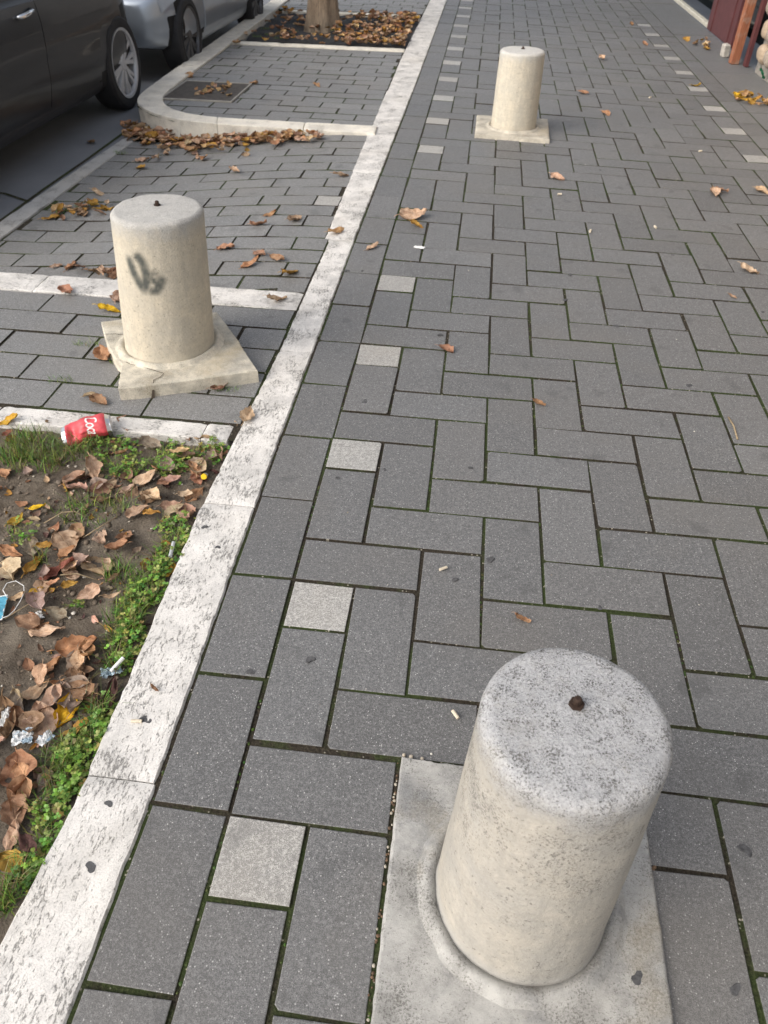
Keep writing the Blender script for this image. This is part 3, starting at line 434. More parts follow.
(2.952, 9.273, 0.0, 'door', 0), (2.897, 9.502, 0.0, 'door', 4), (3.023, 9.675, 0.0, 'door', 3), (3.004, 9.402, 0.0, 'door', 5), (2.797, 9.616, 0.0, 'door', 4), 
]
WEEDS = [
(-0.915, 1.149, 0.053, 60, 'g'), (-0.838, 1.172, 0.066, 90, 'g'), (-0.75, 1.174, 0.066, 90, 'g'), (-0.679, 1.213, 0.06, 80, 'g'), (-0.898, 1.222, 0.054, 60, 'g'), 
(-0.856, 1.102, 0.045, 40, 'g'), (-0.751, 1.101, 0.039, 30, 'g'), (-0.559, 1.151, 0.056, 110, 'c'), (-0.498, 1.11, 0.039, 70, 'c'), (-0.632, 1.226, 0.05, 70, 'c'), 
(-0.546, 1.232, 0.034, 40, 'c'), (-0.394, 1.243, 0.047, 70, 'c'), (-0.308, 1.204, 0.046, 80, 'c'), (-0.399, 1.157, 0.046, 70, 'c'), (-0.345, 1.111, 0.032, 40, 'c'), 
(-0.23, 1.255, 0.027, 30, 'c'), (-0.27, 1.285, 0.034, 40, 'c'), (-0.262, 1.188, 0.026, 30, 'c'), (-0.509, 0.896, 0.072, 45, 'g'), (-0.589, 0.894, 0.054, 25, 'g'), 
(-0.446, 0.939, 0.043, 22, 'g'), (-0.252, 0.868, 0.039, 90, 'c'), (-0.217, 0.802, 0.038, 90, 'c'), (-0.231, 0.745, 0.034, 70, 'c'), (-0.234, 0.687, 0.036, 80, 'c'), 
(-0.245, 0.622, 0.041, 90, 'c'), (-0.247, 0.566, 0.04, 100, 'c'), (-0.248, 0.511, 0.039, 100, 'c'), (-0.239, 0.454, 0.033, 80, 'c'), (-0.243, 0.41, 0.03, 80, 'c'), 
(-0.214, 0.369, 0.025, 60, 'c'), (-0.233, 0.338, 0.02, 30, 'c'), (-0.241, 0.604, 0.049, 40, 'g'), (-0.248, 0.477, 0.047, 40, 'g'), (-0.204, 0.233, 0.023, 40, 'c'), 
(-0.211, 0.196, 0.028, 60, 'c'), (-0.206, 0.156, 0.027, 70, 'c'), (-0.22, 0.123, 0.034, 110, 'c'), (-0.234, 0.091, 0.035, 120, 'c'), (-0.228, 0.047, 0.03, 90, 'c'), 
(-0.216, 0.013, 0.026, 80, 'c'), (-0.228, -0.023, 0.025, 60, 'c'), (-0.201, -0.057, 0.025, 60, 'c'), (-0.195, -0.101, 0.018, 35, 'c'), (-0.204, -0.165, 0.025, 60, 'c'), 
(-0.205, -0.137, 0.02, 40, 'c'), (-0.713, 0.784, 0.029, 25, 'c'), (-0.685, 0.753, 0.023, 20, 'c'), (-0.216, -0.197, 0.027, 40, 'g'), (-0.218, -0.226, 0.019, 30, 'g'), 
(-0.579, 0.675, 0.022, 12, 'g'), (-0.415, 0.524, 0.011, 8, 'c'), (-0.331, 0.649, 0.039, 40, 'g'), (-0.248, 0.081, 0.035, 40, 'g'), (-0.218, 0.212, 0.033, 30, 'g'), 
]
PAL = dict(tan=(.50,.365,.255),orange=(.46,.275,.15),orange2=(.53,.36,.19),rust=(.36,.205,.125),brown=(.28,.18,.115),pink=(.45,.305,.225),
  grey=(.33,.265,.21),yellow=(.66,.43,.03),yellow2=(.50,.31,.05),ochre=(.42,.245,.06),cream=(.58,.49,.33),cream2=(.46,.35,.225),maroon=(.23,.095,.065),dark=(.085,.045,.04))

# ------------------------------------------------------------------ paving
def stretch_y(Y):            # lattice rows far down the street are laid slightly wider
    return (Y + .09*max(0,Y-15.5))*U
def stretch_xy(X,Y):         # and the rows run slightly askew to the right
    k=lerp(.09,.028,max(0,min(1,X/14))); return (Y + k*max(0,Y-15.5) - .35*max(0,min(1,X/14))*sstep((Y-8)/12))*U
RIGHT=[(-4,.004),(0,0),(1.3,-.024),(3.1,-.036),(6.4,-.041),(12,-.078),(30,-.15)]
LEFT=[(-4,-.19),(-.34,-.178),(.01,-.158),(.5,-.170),(.95,-.186),(1.42,-.176),(2,-.164),(3.08,-.168),(3.12,-.186),(4,-.206),(7.8,-.290),(12,-.317),(30,-.40)]
def paver_poly(mb, poly, z=lambda x,y:0.0, m=0, gap=.0040, bev=.0028, tone=None, jit=.0012):
    """one paver: a convex polygon shrunk by the joint, with worn bevelled edges"""
    if len(poly)<3: return
    n=len(poly); ar=sum(poly[i][0]*poly[(i+1)%n][1]-poly[(i+1)%n][0]*poly[i][1] for i in range(n))/2
    if ar<0: poly=poly[::-1]
    if abs(ar)<.0012: return
    def inset(P,d):
        out=[]
        for i in range(n):
            a,b,c=Vector(P[i-1]),Vector(P[i]),Vector(P[(i+1)%n])
            e1=(b-a); e2=(c-b)
            if e1.length<1e-6 or e2.length<1e-6: out.append(b); continue
            e1.normalize(); e2.normalize()
            n1=Vector((-e1.y,e1.x)); n2=Vector((-e2.y,e2.x)); k=1+n1.dot(n2)
            out.append(b+(n1+n2)*(d/max(k,.35)))
        return out
    cx=sum(p[0] for p in poly)/n; cy=sum(p[1] for p in poly)/n
    th=rnd.gauss(0,.0035); dx,dy=rnd.gauss(0,jit),rnd.gauss(0,jit); dz=max(-.0016,min(.002,rnd.gauss(0,.0013))); tx,ty=max(-.005,min(.005,rnd.gauss(0,.003))),max(-.005,min(.005,rnd.gauss(0,.003)))
    P=[(cx+dx+(x-cx)-(y-cy)*th+rnd.gauss(0,.0011), cy+dy+(y-cy)+(x-cx)*th+rnd.gauss(0,.0011)) for x,y in poly]
    Q=[]
    for i_ in range(n):
        p,pa,pb_=Vector(P[i_]),Vector(P[i_-1]),Vector(P[(i_+1)%n])
        if rnd.random()<.16 and (pa-p).length>.06 and (pb_-p).length>.06:
            q1,q2=rnd.uniform(.008,.013),rnd.uniform(.008,.013); Q += [tuple(p+(pa-p).normalized()*q1),tuple(p+(pb_-p).normalized()*q2)]
        else: Q.append(tuple(p))
    P=Q; n=len(P)
    if tone is None:
        g=max(.70,min(1.30,rnd.gauss(1,.12))); w=rnd.gauss(0,.012); tone=(g*(1+w),g,g*(1-w))
    def at(q,h): return (q[0],q[1],z(q[0],q[1])+dz+h+(q[0]-cx)*tx+(q[1]-cy)*ty)
    o=inset(P,gap); i1=inset(P,gap+bev*.4); i2=inset(P,gap+bev)
    r0=[at(q,-.03) for q in o]; r1=[at(q,-bev*.9) for q in o]; r2=[at(q,-bev*.3) for q in i1]; r3=[at(q,0) for q in i2]
    k0=len(mb.f); mb.loft([r0,r1,r2,r3],True,m,tone,False,True)
    for i in range(k0,k0+2*n): mb.m[i]=3      # the flanks are caked with joint dirt and moss
def clip(poly, edges):
    """keep the part left of every directed edge"""
    for (ax,ay),(bx,by) in edges:
        out=[]
        f=lambda p:(bx-ax)*(p[1]-ay)-(by-ay)*(p[0]-ax)
        for i in range(len(poly)):
            p,q=poly[i-1],poly[i]; fp,fq=f(p),f(q)
            if (fp<0)!=(fq<0):
                t=fp/(fp-fq); out.append((lerp(p[0],q[0],t),lerp(p[1],q[1],t)))
            if fq>=0: out.append(q)
        poly=out
        if len(poly)<3: return []
    return poly
def rect(x0,x1,y0,y1): return [(x0,y0),(x1,y0),(x1,y1),(x0,y1)]

sw=MB()
YMAX=84
base_blocks=[(3,6,-2,1)]                       # the near bollard's slab replaces nine modules
def lat(x0,x1,y0,y1,m=0):
    for a,b,c,d in base_blocks:
        if x0<b-.01 and x1>a+.01 and y0<d-.01 and y1>c+.01:
            # keep only the strips outside the block
            if x0<a: lat(x0,a,y0,y1,m)
            if x1>b: lat(b,x1,y0,y1,m)
            if y0<c: lat(max(x0,a),min(x1,b),y0,c,m)
            if y1>d: lat(max(x0,a),min(x1,b),d,y1,m)
            return
    P=[]
    for X,Y in rect(x0,x1,y0,y1):
        y=stretch_xy(X,Y); s=interp(RIGHT,y)*max(0,1-X/4.0); P.append((X*U+s, y))
    paver_poly(sw,P,m=m)
for Y in range(-20,YMAX,2): lat(0,1,Y,Y+2)
for m_ in range(-9,22):
    for k in range(1,15):
        y=k-1+4*m_
        if -20<y<YMAX: lat(k,min(k+2,15),y,y+1, 1 if (k==14 and -19<y<63) else 0)
        y=k+4*m_
        if -20<y<YMAX: lat(k,k+1,y,y+2)
    if -20<4*m_-1<YMAX: lat(1,2,4*m_-1,4*m_, 0 if m_ in (5,6) else 1)
for Y in range(-21,YMAX,2): lat(15,16,Y,Y+2)
for Y in range(-20,YMAX,3):                     # smooth concrete slabs along the house fronts
    x1=3.20
    paver_poly(sw,rect(16*U,x1,stretch_xy(16,Y),stretch_xy(16,Y+3)),tone=(1.12,1.14,1.16),jit=.0005)
def blob(mb,x,y,z,r,m,h=.0012,n=11,asp=1.0):
    a0=rnd.random()*6; ring0=[];ring1=[]
    for k in range(n):
        a=2*PI*k/n; rr=r*(1+.28*math.sin(2*a+a0)+.15*math.sin(3*a+a0*2)+rnd.uniform(-.13,.13))
        ring0.append((x+rr*math.cos(a)*asp,y+rr*math.sin(a),z-.002)); ring1.append((x+rr*.9*math.cos(a)*asp,y+rr*.9*math.sin(a),z+h*.35))
    mb.loft([ring0,ring1],True,m,(1,1,1),False,True)
GUM=[(-.018,2.739),(.054,2.75),(.471,2.16),(.207,1.144),(.352,1.208),(.605,.741),(.121,.359),(.999,.691),(1.078,.35),(.632,1.259),(1.223,2.36),(1.058,2.868),(1.153,-.202),(1.232,.061),(1.362,4.575),(.259,.415),(.23,1.602),(1.018,2.584),(.701,.834),(1.6,3.2),(1.9,2.6),(.5,4.3),(1.45,1.9)]
for x,y in GUM: blob(sw,x,y,.0022,rnd.uniform(.006,.013),2)
# joint bed under the pavers
jb=MB(); jb.quad([(-.05,-4,0),(3.15,-4,0),(3.15,16.5,0),(-.15,16.5,0)])
tag(sw.build('sidewalk',[MP,ML,MGUM,MJ],smooth=False),kind='structure')
o=jb.build('sidewalk_bedding',MJ); o.location.z=-.0046; tag(o,kind='structure')

def ramp_z(x,y):
    if y<2.30: return 0.0
    k=1 if y>2.45 else (y-2.30)/.15
    return -.13*sstep((-.2-x)/1.8)*k
# driveway paving left of the long kerb: flat bay, then the ramp that dips to the road
lp=MB()
def rows(mb,x0f,x1f,y0,y1,n,z,lx,edges=None,light=(),wob=0):
    hy=(y1-y0)/n
    for r in range(n):
        ya,yb=y0+r*hy,y0+(r+1)*hy; x1=x1f((ya+yb)/2); x0=x0f((ya+yb)/2)
        x=x1+ (lx/2 if r%2 else 0)+rnd.uniform(-.03,.03)
        c=0
        while x>x0:
            a,b=max(x-lx,x0),min(x,x1); x-=lx
            if b-a<.03: continue
            P=rect(a,b,ya,yb)
            P=[(p,q+wob*math.sin(p*2.1)) for p,q in P]
            if edges: P=clip(P,edges)
            if len(P)>2:
                sl=[(a,b)] if edges or b-a<.2 else [(a,b)]
                paver_poly(mb,P,z,1 if (r,c) in light else 0,gap=.0046)
            c+=1
LE=lambda y: interp(LEFT,y)-.004
rows(lp,lambda y:-2.3,LE,1.392,2.285,5,lambda x,y:0.0,.37)
rows(lp,lambda y:-2.03,LE,2.475,5.09,16,ramp_z,.33,light={(7,0)})
tag(lp.build('driveway',[MPF,ML,MGUM,MJ]),kind='structure')
jb=MB(); N=14
for i in range(N):
    for j in range(26):
        xs=[-2.1+1.95*i/N,-2.1+1.95*(i+1)/N]; ys=[1.3+4.0*j/26,1.3+4.0*(j+1)/26]
        jb.quad([(x,y,ramp_z(x,y)-.0040) for x,y in ((xs[0],ys[0]),(xs[1],ys[0]),(xs[1],ys[1]),(xs[0],ys[1]))])
jb.quad([(-2.4,1.3,-.0040),(-2.1,1.3,-.0040),(-2.1,2.3,-.0040),(-2.4,2.3,-.0040)])
tag(jb.build('driveway_bedding',MJ),kind='structure')
# raised pavement beyond the ramp, rounded corner at the road
INNER=[(-.20,5.29),(-1.01,5.29),(-1.44,5.30),(-1.66,5.36),(-1.84,5.48),(-1.98,5.68),(-2.05,5.92),(-2.07,6.3),(-2.10,7.4),(-2.14,8.6),(-2.23,11.5),(-2.6,20)]
OUTER=[(-.19,5.09),(-.98,5.105),(-1.38,5.12),(-1.70,5.18),(-1.95,5.34),(-2.14,5.55),(-2.24,5.82),(-2.265,6.3),(-2.30,7.4),(-2.34,8.6),(-2.44,11.5),(-2.82,20)]
cc=list(zip(INNER,INNER[1:])); edges=[(b,a) for a,b in cc[1:8]]
rp=MB(); zf=lambda x,y:.0
rows(rp,lambda y:-2.35,LE,5.295,8.2,17,zf,.34,edges)
rows(rp,lambda y:-2.6,LE,10.75,16,30,zf,.34,[((-2.14,8.6),(-2.23,11.5))[::-1]])
tag(rp.build('raised_pavement',[MPF,ML,MGUM,MJ]),kind='structure')
jb=MB()
for a,b in (((5.2,8.22)),((10.7,16.5))):
    P=clip(rect(-2.7,-.1,a,b),[((-.98,5.2),(-.98,5.2))] if 0 else [(q,p) for p,q in zip(OUTER[1:],OUTER[2:])])
    jb.face([jb.vert((x,y,-.0040)) for x,y in P])
tag(jb.build('raised_pavement_bedding',MJ),kind='structure')

# ------------------------------------------------------------------ kerbs
def kerb_mesh(mb,p0f,p1f,t0,t1,top,depth,n,m=8,rough=.0018,seed=0,chip=.005):
    """a stone between two edge curves p0f(t), p1f(t); worn, chipped long edges"""
    rings=[]
    for i in range(n+1):
        t=lerp(t0,t1,i/n); a=Vector(p0f(t)); b=Vector(p1f(t)); d=(b-a); w=d.length; d.normalize()
        ea=abs(fbm((a.x*14,a.y*14,seed)))*rough*2.2+chip*max(0,fbm((a.x*40,a.y*40,seed+3))); eb=abs(fbm((b.x*14,b.y*14,seed+9)))*rough*2+chip*max(0,fbm((b.x*45,b.y*45,seed+5)))
        endf=.004 if i in (0,n) else 0
        ring=[(a.x+d.x*ea,a.y+d.y*ea,top(a.x,a.y)-depth),(a.x+d.x*ea,a.y+d.y*ea,top(a.x,a.y)-.006-endf)]
        for j in range(m+1):
            s=j/m; q=a+d*(ea+.004+(w-ea-eb-.008)*s); h=.0015*fbm((q.x*9,q.y*9,seed))-endf+.0014*fbm((q.x*60,q.y*30,seed))
            if j in (0,m): h-=.0012
            ring.append((q.x,q.y,top(q.x,q.y)+h))
        e=b-d*eb
        ring+= [(e.x,e.y,top(e.x,e.y)-.007-endf),(e.x,e.y,top(e.x,e.y)-depth)]
        rings.append(ring)
    mb.loft(rings,False,0,(1,1,1)); 
    for r in (rings[0],rings[-1]): mb.face([mb.vert(p) for p in r])
kb=MB()
js=[-4,-2.4,-1.1,.045,.965,1.93,3.11,4.25,5.4,6.5,7.6,8.7,9.8,10.9,12,13.2,14.4,15.6,16.5]
for i,(a,b) in enumerate(zip(js,js[1:])):
    dx=rnd.uniform(-.004,.004)-(.012 if 3<a<5.5 else 0)
    kerb_mesh(kb,lambda t:(interp(LEFT,t)+dx,t),lambda t:(interp(RIGHT,t)-.002+dx*.3,t),a+(.006 if 3<a<3.5 else .0015),b-.0015,lambda x,y:.003,.16,max(24,int((b-a)*46)),12,seed=i*3.7)
GK=[(-.083,.194,.0125),(-.086,-.013,.008),(-.069,-.144,.0105),(-.082,.774,.007),(-.145,.852,.009)]
for x,y,r in GK: blob(kb,x,y,.0045,r,1,.0004,19)
tag(kb.build('kerb',[MKY,MGUM],smooth=True,angle=32),kind='structure')
kx=MB()
for i,(a,b) in enumerate(((-2.4,-1.06),(-1.055,-.30),(-.297,-.205))):
    kerb_mesh(kx,lambda t:(t,1.292+.004*math.sin(t*9)),lambda t:(t,1.386),a,b,lambda x,y:.001,.14,max(8,int((b-a)*40)),8,seed=50+i)
tag(kx.build('kerb',MKX,smooth=True,angle=32),kind='structure')
kx=MB()
for i,(a,b) in enumerate(((-2.6,-1.40),(-1.396,-.70),(-.696,-.176))):
    kerb_mesh(kx,lambda t:(t,2.292-.03*max(0,-1.45-t)),lambda t:(t,2.468-.04*max(0,-1.5-t)),a,b,lambda x,y:.002,.2,max(8,int((b-a)*40)),8,seed=70+i)
tag(kx.build('kerb',MKX,smooth=True,angle=32),kind='structure')
def polyat(P):
    L=[0]
    for a,b in zip(P,P[1:]): L.append(L[-1]+math.hypot(b[0]-a[0],b[1]-a[1]))
    def f(t):
        d=t*L[-1]
        for i in range(len(P)-1):
            if d<=L[i+1] or i==len(P)-2:
                s=(d-L[i])/(L[i+1]-L[i]); return (lerp(P[i][0],P[i+1][0],s),lerp(P[i][1],P[i+1][1],s))
    return f
def resample(P,n):
    f=polyat(P); return [f(i/(n-1)) for i in range(n)]
def smoothpoly(P,it=2):
    for _ in range(it):
        Q=[P[0]]
        for a,b in zip(P,P[1:]): Q += [(lerp(a[0],b[0],.25),lerp(a[1],b[1],.25)),(lerp(a[0],b[0],.75),lerp(a[1],b[1],.75))]
        P=Q+[P[-1]]
    return P
kc=MB()
# matching parameters along inner and outer curve (vertex index)
def idxat(P):
    def f(t):
        i=min(int(t),len(P)-2); s=t-i; return (lerp(P[i][0],P[i+1][0],s),lerp(P[i][1],P[i+1][1],s))
    return f
SI,SO=smoothpoly(INNER,2),smoothpoly(OUTER,2); nS=len(SI)-1
fi,fo=idxat(SI),idxat(SO)
cuts=[0,4.2,9.5,17,24.5,28.6,32.2,36,40,nS]
for i,(a,b) in enumerate(zip(cuts,cuts[1:])):
    kerb_mesh(kc,fo,fi,a+.02,b-.02,lambda x,y:.018,.24,int((b-a)*7)+6,6,seed=90+i)
tag(kc.build('kerb',MKI,smooth=True,angle=32),kind='structure')
kg=MB()
for i,(a,b) in enumerate(((1.4,3.05),(3.06,3.72),(3.73,5.36))):
    if i==0: continue
    kerb_mesh(kg,lambda t:(-2.17+.03*(t-3.4),t),lambda t:(-2.035+.01*(t-3.4),t),a,b,lambda x,y:-.122,.12,int((b-a)*20),4,seed=120+i)
# the kerb swings round from the gutter to the second cross kerb
A=smoothpoly([(-2.17,3.04),(-2.22,2.8),(-2.35,2.6),(-2.6,2.5)],2); Bq=smoothpoly([(-2.035,3.05),(-2.06,2.78),(-2.2,2.52),(-2.6,2.30)],2)
kerb_mesh(kg,idxat(A),idxat(Bq),0,len(A)-1.01,lambda x,y:-.118+.118*sstep((2.9-y)/.5),.2,30,4,seed=140)
tag(kg.build('kerb',MKG,smooth=True,angle=32),kind='structure')

# ------------------------------------------------------------------ ground, road
g=MB(); g.quad([(-300,-300,-.20),(300,-300,-.20),(300,300,-.20),(-300,300,-.20)]); tag(g.build('ground',MA),kind='structure')
g=MB(); g.quad([(-11,-40,-.135),(-2.0,-40,-.135),(-2.0,60,-.135),(-11,60,-.135)]); tag(g.build('road',MA),kind='structure')
# cracks in the asphalt next to the gutter kerb are filled with dark grit
g=MB()
for pts in ([(-2.185,5.3),(-2.18,4.6),(-2.19,4.0),(-2.185,3.5),(-2.19,3.1)],[(-2.19,3.75),(-2.4,3.86),(-2.7,3.84)]):
    for a,b in zip(pts,pts[1:]):
        d=Vector(b)-Vector(a); nn=Vector((-d.y,d.x)).normalized()*.012
        g.quad([(a[0]-nn.x,a[1]-nn.y,-.131),(b[0]-nn.x,b[1]-nn.y,-.131),(b[0]+nn.x,b[1]+nn.y,-.131),(a[0]+nn.x,a[1]+nn.y,-.131)])
tag(g.build('road_crack',MJ),kind='structure')

# ------------------------------------------------------------------ planting bed
sb=MB(); nx,ny=110,150; ids=[]
def soil_z(x,y):
    d=min(1,max(0,(-.155-x)/.05)); e=min(1,max(0,(1.30-y)/.06))
    return -.024+.010*fbm((x*5,y*5,1))+.008*fbm((x*17,y*17,4))+.004*fbm((x*60,y*60,8))-.006*(1-d*e)
for j in range(ny+1):
    row=[]
    for i in range(nx+1):
        x=lerp(-1.45,-.13,i/nx); y=lerp(-.75,1.30,j/ny); row.append(sb.vert((x,y,soil_z(x,y))))
    ids.append(row)
for j in range(ny):
    for i in range(nx): sb.face((ids[j][i],ids[j][i+1],ids[j+1][i+1],ids[j+1][i]))
sb.quad([(-2.4,-4,-.03),(-1.45,-4,-.03),(-1.45,1.3,-.03),(-2.4,1.3,-.03)]); sb.quad([(-1.45,-4,-.03),(-.13,-4,-.03),(-.13,-.75,-.03),(-1.45,-.75,-.03)])
tag(sb.build('soil',MS,smooth=True),kind='structure')
# small pale stones and clods in the soil
pb=MB()
def pebble(mb,x,y,z,r,t,m=0):
    st=rnd.random()*9; rings=[]
    for a,b in ((.05,-.8),(.75,-.55),(1,0),(.8,.5),(.35,.8)):
        rings.append([(x+r*a*math.cos(k*PI/3+st)*(1+.2*math.sin(k*2+st)),y+r*a*math.sin(k*PI/3+st)*(1.1+.2*math.cos(k+st)),z+r*b*.7) for k in range(6)])
    mb.loft(rings,True,m,t,False,True)
for _ in range(620):
    x,y=rnd.uniform(-1.0,-.2),rnd.uniform(-.1,1.28); c=rnd.choice([(.62,.58,.5),(.5,.44,.36),(.3,.25,.19),(.17,.135,.10),(.15,.12,.09),(.19,.155,.12),(.14,.11,.085),(.17,.14,.11)]); pebble(pb,x,y,soil_z(x,y)+.001,rnd.choice([.0018,.0025,.003,.004,.005] if c[0]>.25 else [.003,.005,.007,.009]),c)
for x,y,r in ((-.395,.492,.006),(-.40,.478,.004),(-.62,.99,.004),(-.58,.98,.004),(-.44,1.0,.005)): pebble(pb,x,y,soil_z(x,y)+.002,r,(.72,.69,.62))
tag(pb.build('pebbles',m_attr('pebble_stone',.8,200,.001),smooth=True),kind='stuff')
# weeds: clover leaflets and grass blades, as dense as the photo shows
cl=MB(); gr=MB()
def blade(mb,x,y,z,h,lean,az,w,t):
    P=[]
    for k in range(5):
        s=k/4; P.append((x+math.cos(az)*lean*s*s,y+math.sin(az)*lean*s*s,z+h*s*(1-.25*s*lean/h if h else 1),w*(1-s*.92)))
    px,py=-math.sin(az),math.cos(az); L=[mb.vert((a-px*q,b-py*q,c)) for a,b,c,q in P]; Q=[mb.vert((a+px*q,b+py*q,c)) for a,b,c,q in P]
    for k in range(4): mb.face((L[k],Q[k],Q[k+1],L[k+1]),0,t)
def leaflet(mb,c,az,tilt,r,t):
    ca,sa=math.cos(az),math.sin(az); ct,stl=math.cos(tilt),math.sin(tilt); v=[]
    for u,w in ((0,0),(.45,-.42),(.95,-.30),(.88,0),(.95,.30),(.45,.42)):
        X,Y,Z=u*r*ct,w*r*1.15,u*r*stl-abs(w)*r*.25; v.append(mb.vert((c[0]+X*ca-Y*sa,c[1]+X*sa+Y*ca,c[2]+Z)))
    mb.face((v[0],v[1],v[2],v[3]),0,t); mb.face((v[0],v[3],v[4],v[5]),0,t)
GREEN=[(.16,.29,.04),(.12,.23,.03),(.21,.35,.055),(.08,.17,.027),(.27,.39,.075),(.33,.37,.11)]
for x0,y0,r,n,kd in WEEDS:
    if kd=='c':
        cx_,cy_=x0,y0
        for _ in range(int(n*1.0)):
            a,d=rnd.random()*6.283,r*1.35*rnd.random()**.62; x,y=x0+.022+d*math.cos(a)*1.25,y0+d*math.sin(a)
            if fbm((x*24,y*24,2))<-.02: continue
            if x>interp(LEFT,y)+.004: x=interp(LEFT,y)+.004
            z=soil_z(x,y); h=rnd.uniform(.006,.042)*(1.1-.55*d/r/1.35); g_=rnd.choice(GREEN); g_=tuple(q*rnd.uniform(.7,1.25) for q in g_)
            az=rnd.random()*6.28
            blade(cl,x,y,z,h,.008,az,.0006,(.10,.17,.03)); tx,ty=x+math.cos(az)*.008,y+math.sin(az)*.008
            for k in range(3): leaflet(cl,(tx,ty,z+h*.92),az+k*2.09+rnd.uniform(-.3,.3),rnd.uniform(-.2,.6),rnd.uniform(.0045,.0115),g_)
        n=int(n*.35)
    dull=n/(r*r) < 25000
    for _ in range(int(n*(2.6 if kd=='g' else 2.6))):
        a,d=rnd.random()*6.283,r*math.sqrt(rnd.random())*1.15; x,y=x0+d*math.cos(a),y0+d*math.sin(a)
        if x>interp(LEFT,y)-.004: x=interp(LEFT,y)-.004
        if y>1.30: y=1.295
        z=soil_z(x,y); g_=rnd.choice(GREEN) if rnd.random()<.78 else (.24,.19,.09); g_=tuple(q*rnd.uniform(.55,1.1) for q in g_)
        blade(gr,x,y,z-.002,rnd.uniform(.015,.07 if kd=='g' else .05),rnd.uniform(.01,.06),rnd.random()*6.28,rnd.uniform(.0008,.0020),g_)
for x,y,zz in ((-.926,1.582,0),(-.942,1.854,0),(-.755,1.74,0),(-.30,1.612,0),(-1.852,3.62,-.12),(-1.90,3.56,-.12),(-1.80,3.68,-.115),(-.62,1.80,0),(-2.0,4.78,-.125),(-1.95,8.6,.02),(-1.85,8.75,.02),(-1.7,8.55,.02),(-1.62,9.0,.02),(-1.98,9.1,.02),(-1.45,8.7,.02),(-1.2,9.2,.02)):
    for _ in range(46):
        a,d=rnd.random()*6.28,.035*math.sqrt(rnd.random()); g_=tuple(q*rnd.uniform(.6,1.1) for q in rnd.choice(GREEN))
        blade(gr,x+d*math.cos(a)*1.6,y+d*math.sin(a)*.7,zz-.004,rnd.uniform(.01,.035),rnd.uniform(.01,.03),rnd.random()*6.28,.0013,g_)
tag(cl.build('clover_weeds',MG,fix=False),kind='stuff'); tag(gr.build('grass',MG,fix=False),kind='stuff')
# fine moss tufts sitting in the paver joints
ms=MB()
for _ in range(2600):
    i=rnd.randrange(2); X=rnd.randint(0,11); Y=rnd.uniform(-3,34); x=X*U; y=stretch_xy(X,Y)
    x+=interp(RIGHT,y)*max(0,1-X/4.0)
    k=fbm((x*2.4,y*1.1,5)); 
    if X==0: x+=.002
    # only where a lengthwise joint really runs here
    ok = X in (0,1)
    if not ok:
        for m_ in range(-3,12):
            if X-1+4*m_<=Y<=X+1+4*m_ and True: ok=True
    if not ok or k<.02: continue
    if base_blocks[0][0]<X<base_blocks[0][1] and -2<Y<1: continue
    r=rnd.uniform(.0022,.0045); pebble(ms,x+rnd.gauss(0,.001),y,-.0042,r,tuple(q*rnd.uniform(.6,1.2) for q in (.06,.095,.018)))
tag(ms.build('moss',MG),kind='stuff')

# ------------------------------------------------------------------ leaves
def leaf_mesh(mb,ln,w,seed,curl=.5,t=(1,1,1),M=None,nt=12,ns=8):
    """a dry curled leaf: ragged outline, folded midrib, rolled rim; origin at its middle"""
    rr=random.Random(seed); fold=rr.uniform(-.05,.30); bend=rr.uniform(-.2,.75)*curl; tw=rr.uniform(-.7,.7)*curl; roll=rr.uniform(.1,.9)*curl; sk=rr.uniform(-.12,.12); pk=rr.uniform(.6,1.0)
    g=[]
    for i in range(nt+1):
        u=i/nt; prof=max(.02,math.sin(PI*u**pk)**.75)*(1-.15*u)
        row=[]
        for j in range(ns+1):
            s=2*j/ns-1; edge=1+ (.34*fbm((u*3.6+seed*1.7,s*1.5,seed))+.22*fbm((u*10,seed,s*2))) 
            y=s*w*.5*ln*prof*edge; x=(u-.5)*ln*(1+.06*fbm((s*2,u,seed+2)))
            z=abs(s)*prof*ln*w*.5*fold + bend*ln*((u-.5)**2)*1.6 + roll*ln*w*.5*max(0,abs(s)-.45)**1.5*1.6
            z+=ln*.12*fbm((u*3+seed,s*1.4,seed*.7))+ln*.055*fbm((u*8,s*4,seed))
            y+=sk*ln*(u-.5)**2*2; a=tw*(u-.5); y,z=y*math.cos(a)-z*math.sin(a),y*math.sin(a)+z*math.cos(a)
            row.append(Vector((x,y,z)))
        g.append(row)
    zs=sorted(p.z for r in g for p in r); z0=zs[int(len(zs)*.04)]
    ids=[]
    for r in g:
        ids.append([mb.vert((M@Vector((p.x,p.y,p.z-z0))) if M is not None else (p.x,p.y,p.z-z0)) for p in r])
    for i in range(nt):
        for j in range(ns):
            uv=[((2*b/ns-1),a/nt) for a,b in ((i,j),(i,j+1),(i+1,j+1),(i+1,j))]
            mb.face((ids[i][j],ids[i][j+1],ids[i+1][j+1],ids[i+1][j]),0,t,uv)
    # stalk
    a=g[0][ns//2]; pts=[(a.x,a.y,a.z-z0),(a.x-ln*.10,a.y+sk*ln*.2,a.z-z0+.002),(a.x-ln*.22,a.y+sk*ln*.6,max(.001,a.z-z0-.002))]
    if M is not None: pts=[M@Vector(p) for p in pts]
    if nt>6: mb.tube(pts,[ln*.012,ln*.010,ln*.008],5,0,tuple(q*.8 for q in t))
def vary(c,k=.12): f=1.14*rnd.uniform(1-k,1+k); return tuple(min(1,x*f*rnd.uniform(.94,1.06)) for x in c)
